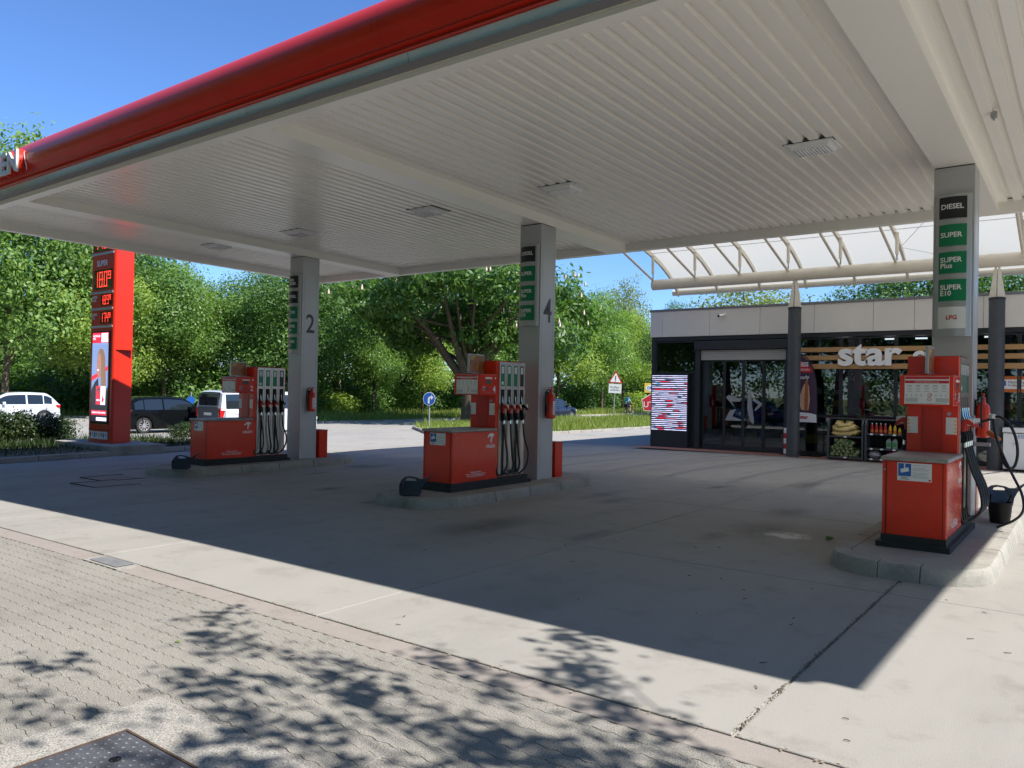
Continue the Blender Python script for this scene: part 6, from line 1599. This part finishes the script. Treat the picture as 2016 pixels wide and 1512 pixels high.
skin_body('shorts', [(0, -.22, .95), V_[12], (-.125, .06, .78), V_[16], (.125, .08, .9)], [(0, 1), (1, 2), (0, 3), (3, 4)], [.145, .12, .09, .12, .09], MT['shorts'], per)
mb = MB(); mb.lathe([(.02, .14), (.07, .115), (.10, .05), (.105, -.02), (.09, -.06)], (0, .075, 1.71), 14); mb.build('hair', MT['hair'], per, smooth=60)
bp = tag(MB().build('backpack', MT['teal'], None) if False else (lambda m: m.build('backpack', [MT['teal'], MT['shorts']], None, bevel=.05, loc=(CX, CY, CZ)))(MB().box(-.17, .17, -.40, -.2, 1.2, 1.55, 0).box(-.175, .175, -.41, -.2, 1.02, 1.195, 1)), 'bright blue backpack with dark base on the cyclist\'s back', 'backpack')
bp.rotation_euler = (R(-8), 0, R(-12))

# ------------------------------------------------------------------ litter: petals, twigs, dropped leaves
mb = MB(); r6 = random.Random(12)
for k in range(520):
    if k < 300: x, y = r6.uniform(-9, .5), 3.81 + r6.gauss(0, .02)
    elif k < 420: x, y = r6.uniform(-12, 0), r6.uniform(3.6, 21.9)
    else: x, y = r6.uniform(-9.5, -4.2), 22.0 + abs(r6.gauss(0, .3))
    s_ = r6.uniform(.003, .009) * (1.6 if y > 12 else 1); a = r6.uniform(0, 6.28); z = g(x) + .006
    mb.add([(x + s_ * math.cos(a + q) * (1.6 if q in (0, 3.14) else .7), y + s_ * math.sin(a + q), z + r6.uniform(0, .004)) for q in (0, 1.57, 3.14, 4.71)], [(0, 1, 2, 3)])
kind(mb.build('fallen_petals', MT['petal'], fix=False), 'stuff')
mb = MB()
for k in range(46):
    x, y = r6.uniform(-6, -.4), r6.uniform(2.2, 8.5); a = r6.uniform(0, 3.14); l_ = r6.uniform(.015, .06)
    if y < 3.6 and x > -4: continue
    mb.tube([(x, y, g(x) + .006), (x + l_ * .5 * math.cos(a), y + l_ * .5 * math.sin(a), g(x) + .008), (x + l_ * math.cos(a + .2), y + l_ * math.sin(a + .2), g(x) + .006)], .0025, 5)
kind(mb.build('fallen_twigs', MT['twig']), 'stuff')
lf = MB()
for k in range(7):
    a = -1.2 + k * .4; c_, s_ = math.cos(a), math.sin(a); lf.add([(0, 0, .01), (.05 * c_ - .02 * s_, .05 * s_ + .02 * c_, .025), (.11 * c_, .11 * s_, .012), (.05 * c_ + .02 * s_, .05 * s_ - .02 * c_, .02)], [(0, 1, 2, 3)])
tag(lf.build('fallen_leaf', MT['dgreen'], None, loc=(-2.55, 9.75, .004), fix=False), 'dark fallen chestnut leaf on the concrete left of the right pump', 'leaf')
mb = MB(); mb.add([(0, 0, .004), (.03, .012, .012), (.07, .01, .008), (.035, -.01, .01)], [(0, 1, 2, 3)])
tag(mb.build('green_leaf', MT['lgreen'], None, loc=(-4.85, 2.83, .002), fix=False), 'single bright green leaf lying on the pavers', 'leaf')
# dark oil and tyre stains
osm, n_, l_, b_ = nodes_of('oil_film')
b_.inputs['Base Color'].default_value = (.05, .047, .043, 1); b_.inputs['Roughness'].default_value = .55
f_ = pos_noise(n_, l_, 3.2, 7, .7); tr_ = n_.new('ShaderNodeBsdfTransparent'); mx_ = n_.new('ShaderNodeMixShader')
tc = n_.new('ShaderNodeTexCoord'); gr = n_.new('ShaderNodeTexGradient'); gr.gradient_type = 'SPHERICAL'; l_.new(tc.outputs['Object'], gr.inputs[0])
mu = n_.new('ShaderNodeMath'); mu.operation = 'MULTIPLY'; l_.new(f_, mu.inputs[0]); l_.new(gr.outputs['Fac'], mu.inputs[1])
l_.new(ramp(n_, l_, mu.outputs[0], [(.08, (0, 0, 0)), (.6, (.40, .40, .40))]), mx_.inputs[0]); l_.new(tr_.outputs[0], mx_.inputs[1]); l_.new(b_.outputs[0], mx_.inputs[2]); l_.new(mx_.outputs[0], n_['Material Output'].inputs['Surface'])
mb = MB(); mb.add([(math.cos(2 * PI * k / 20), math.sin(2 * PI * k / 20), 0) for k in range(20)], [list(range(20))]); ome = mb.mesh('oil_stain', osm, fix=False)
r9 = random.Random(41)
for k in range(26):
    x = ROWS[k % 3] + (1 if k % 2 else -1) * r9.uniform(1.1, 2.4); y = r9.uniform(6.8, 14)
    if k > 17: x, y = r9.uniform(-11, 0), r9.uniform(6, 19)
    o_ = put('oil_stain', ome, fore, (x, y, g(x) + .0035 + .0002 * k)); q = r9.uniform(.25, .95); o_.scale = (q * r9.uniform(.35, .8), q * r9.uniform(1.0, 1.9), 1)
# white spill stain: a thin dried film on the concrete
spm, n_, l_, b_ = nodes_of('dried_film')
b_.inputs['Base Color'].default_value = (.75, .75, .74, 1); b_.inputs['Roughness'].default_value = .7
f_ = pos_noise(n_, l_, 5, 6, .7, stretch=(1, 1.6, 1)); tr_ = n_.new('ShaderNodeBsdfTransparent'); mx_ = n_.new('ShaderNodeMixShader')
tc = n_.new('ShaderNodeTexCoord'); gr = n_.new('ShaderNodeTexGradient'); gr.gradient_type = 'SPHERICAL'; l_.new(tc.outputs['Object'], gr.inputs[0])
mu = n_.new('ShaderNodeMath'); mu.operation = 'MULTIPLY'; l_.new(f_, mu.inputs[0]); l_.new(gr.outputs['Fac'], mu.inputs[1])
l_.new(ramp(n_, l_, mu.outputs[0], [(.18, (0, 0, 0)), (.42, (.85, .85, .85))]), mx_.inputs[0]); l_.new(tr_.outputs[0], mx_.inputs[1]); l_.new(b_.outputs[0], mx_.inputs[2]); l_.new(mx_.outputs[0], n_['Material Output'].inputs['Surface'])
mb = MB(); mb.add([(math.cos(2 * PI * k / 24), math.sin(2 * PI * k / 24), 0) for k in range(24)], [list(range(24))])
o_ = mb.build('spill_stain', spm, fore, loc=(-3.0, 9.6, .004), fix=False); o_.scale = (.62, .5, 1)
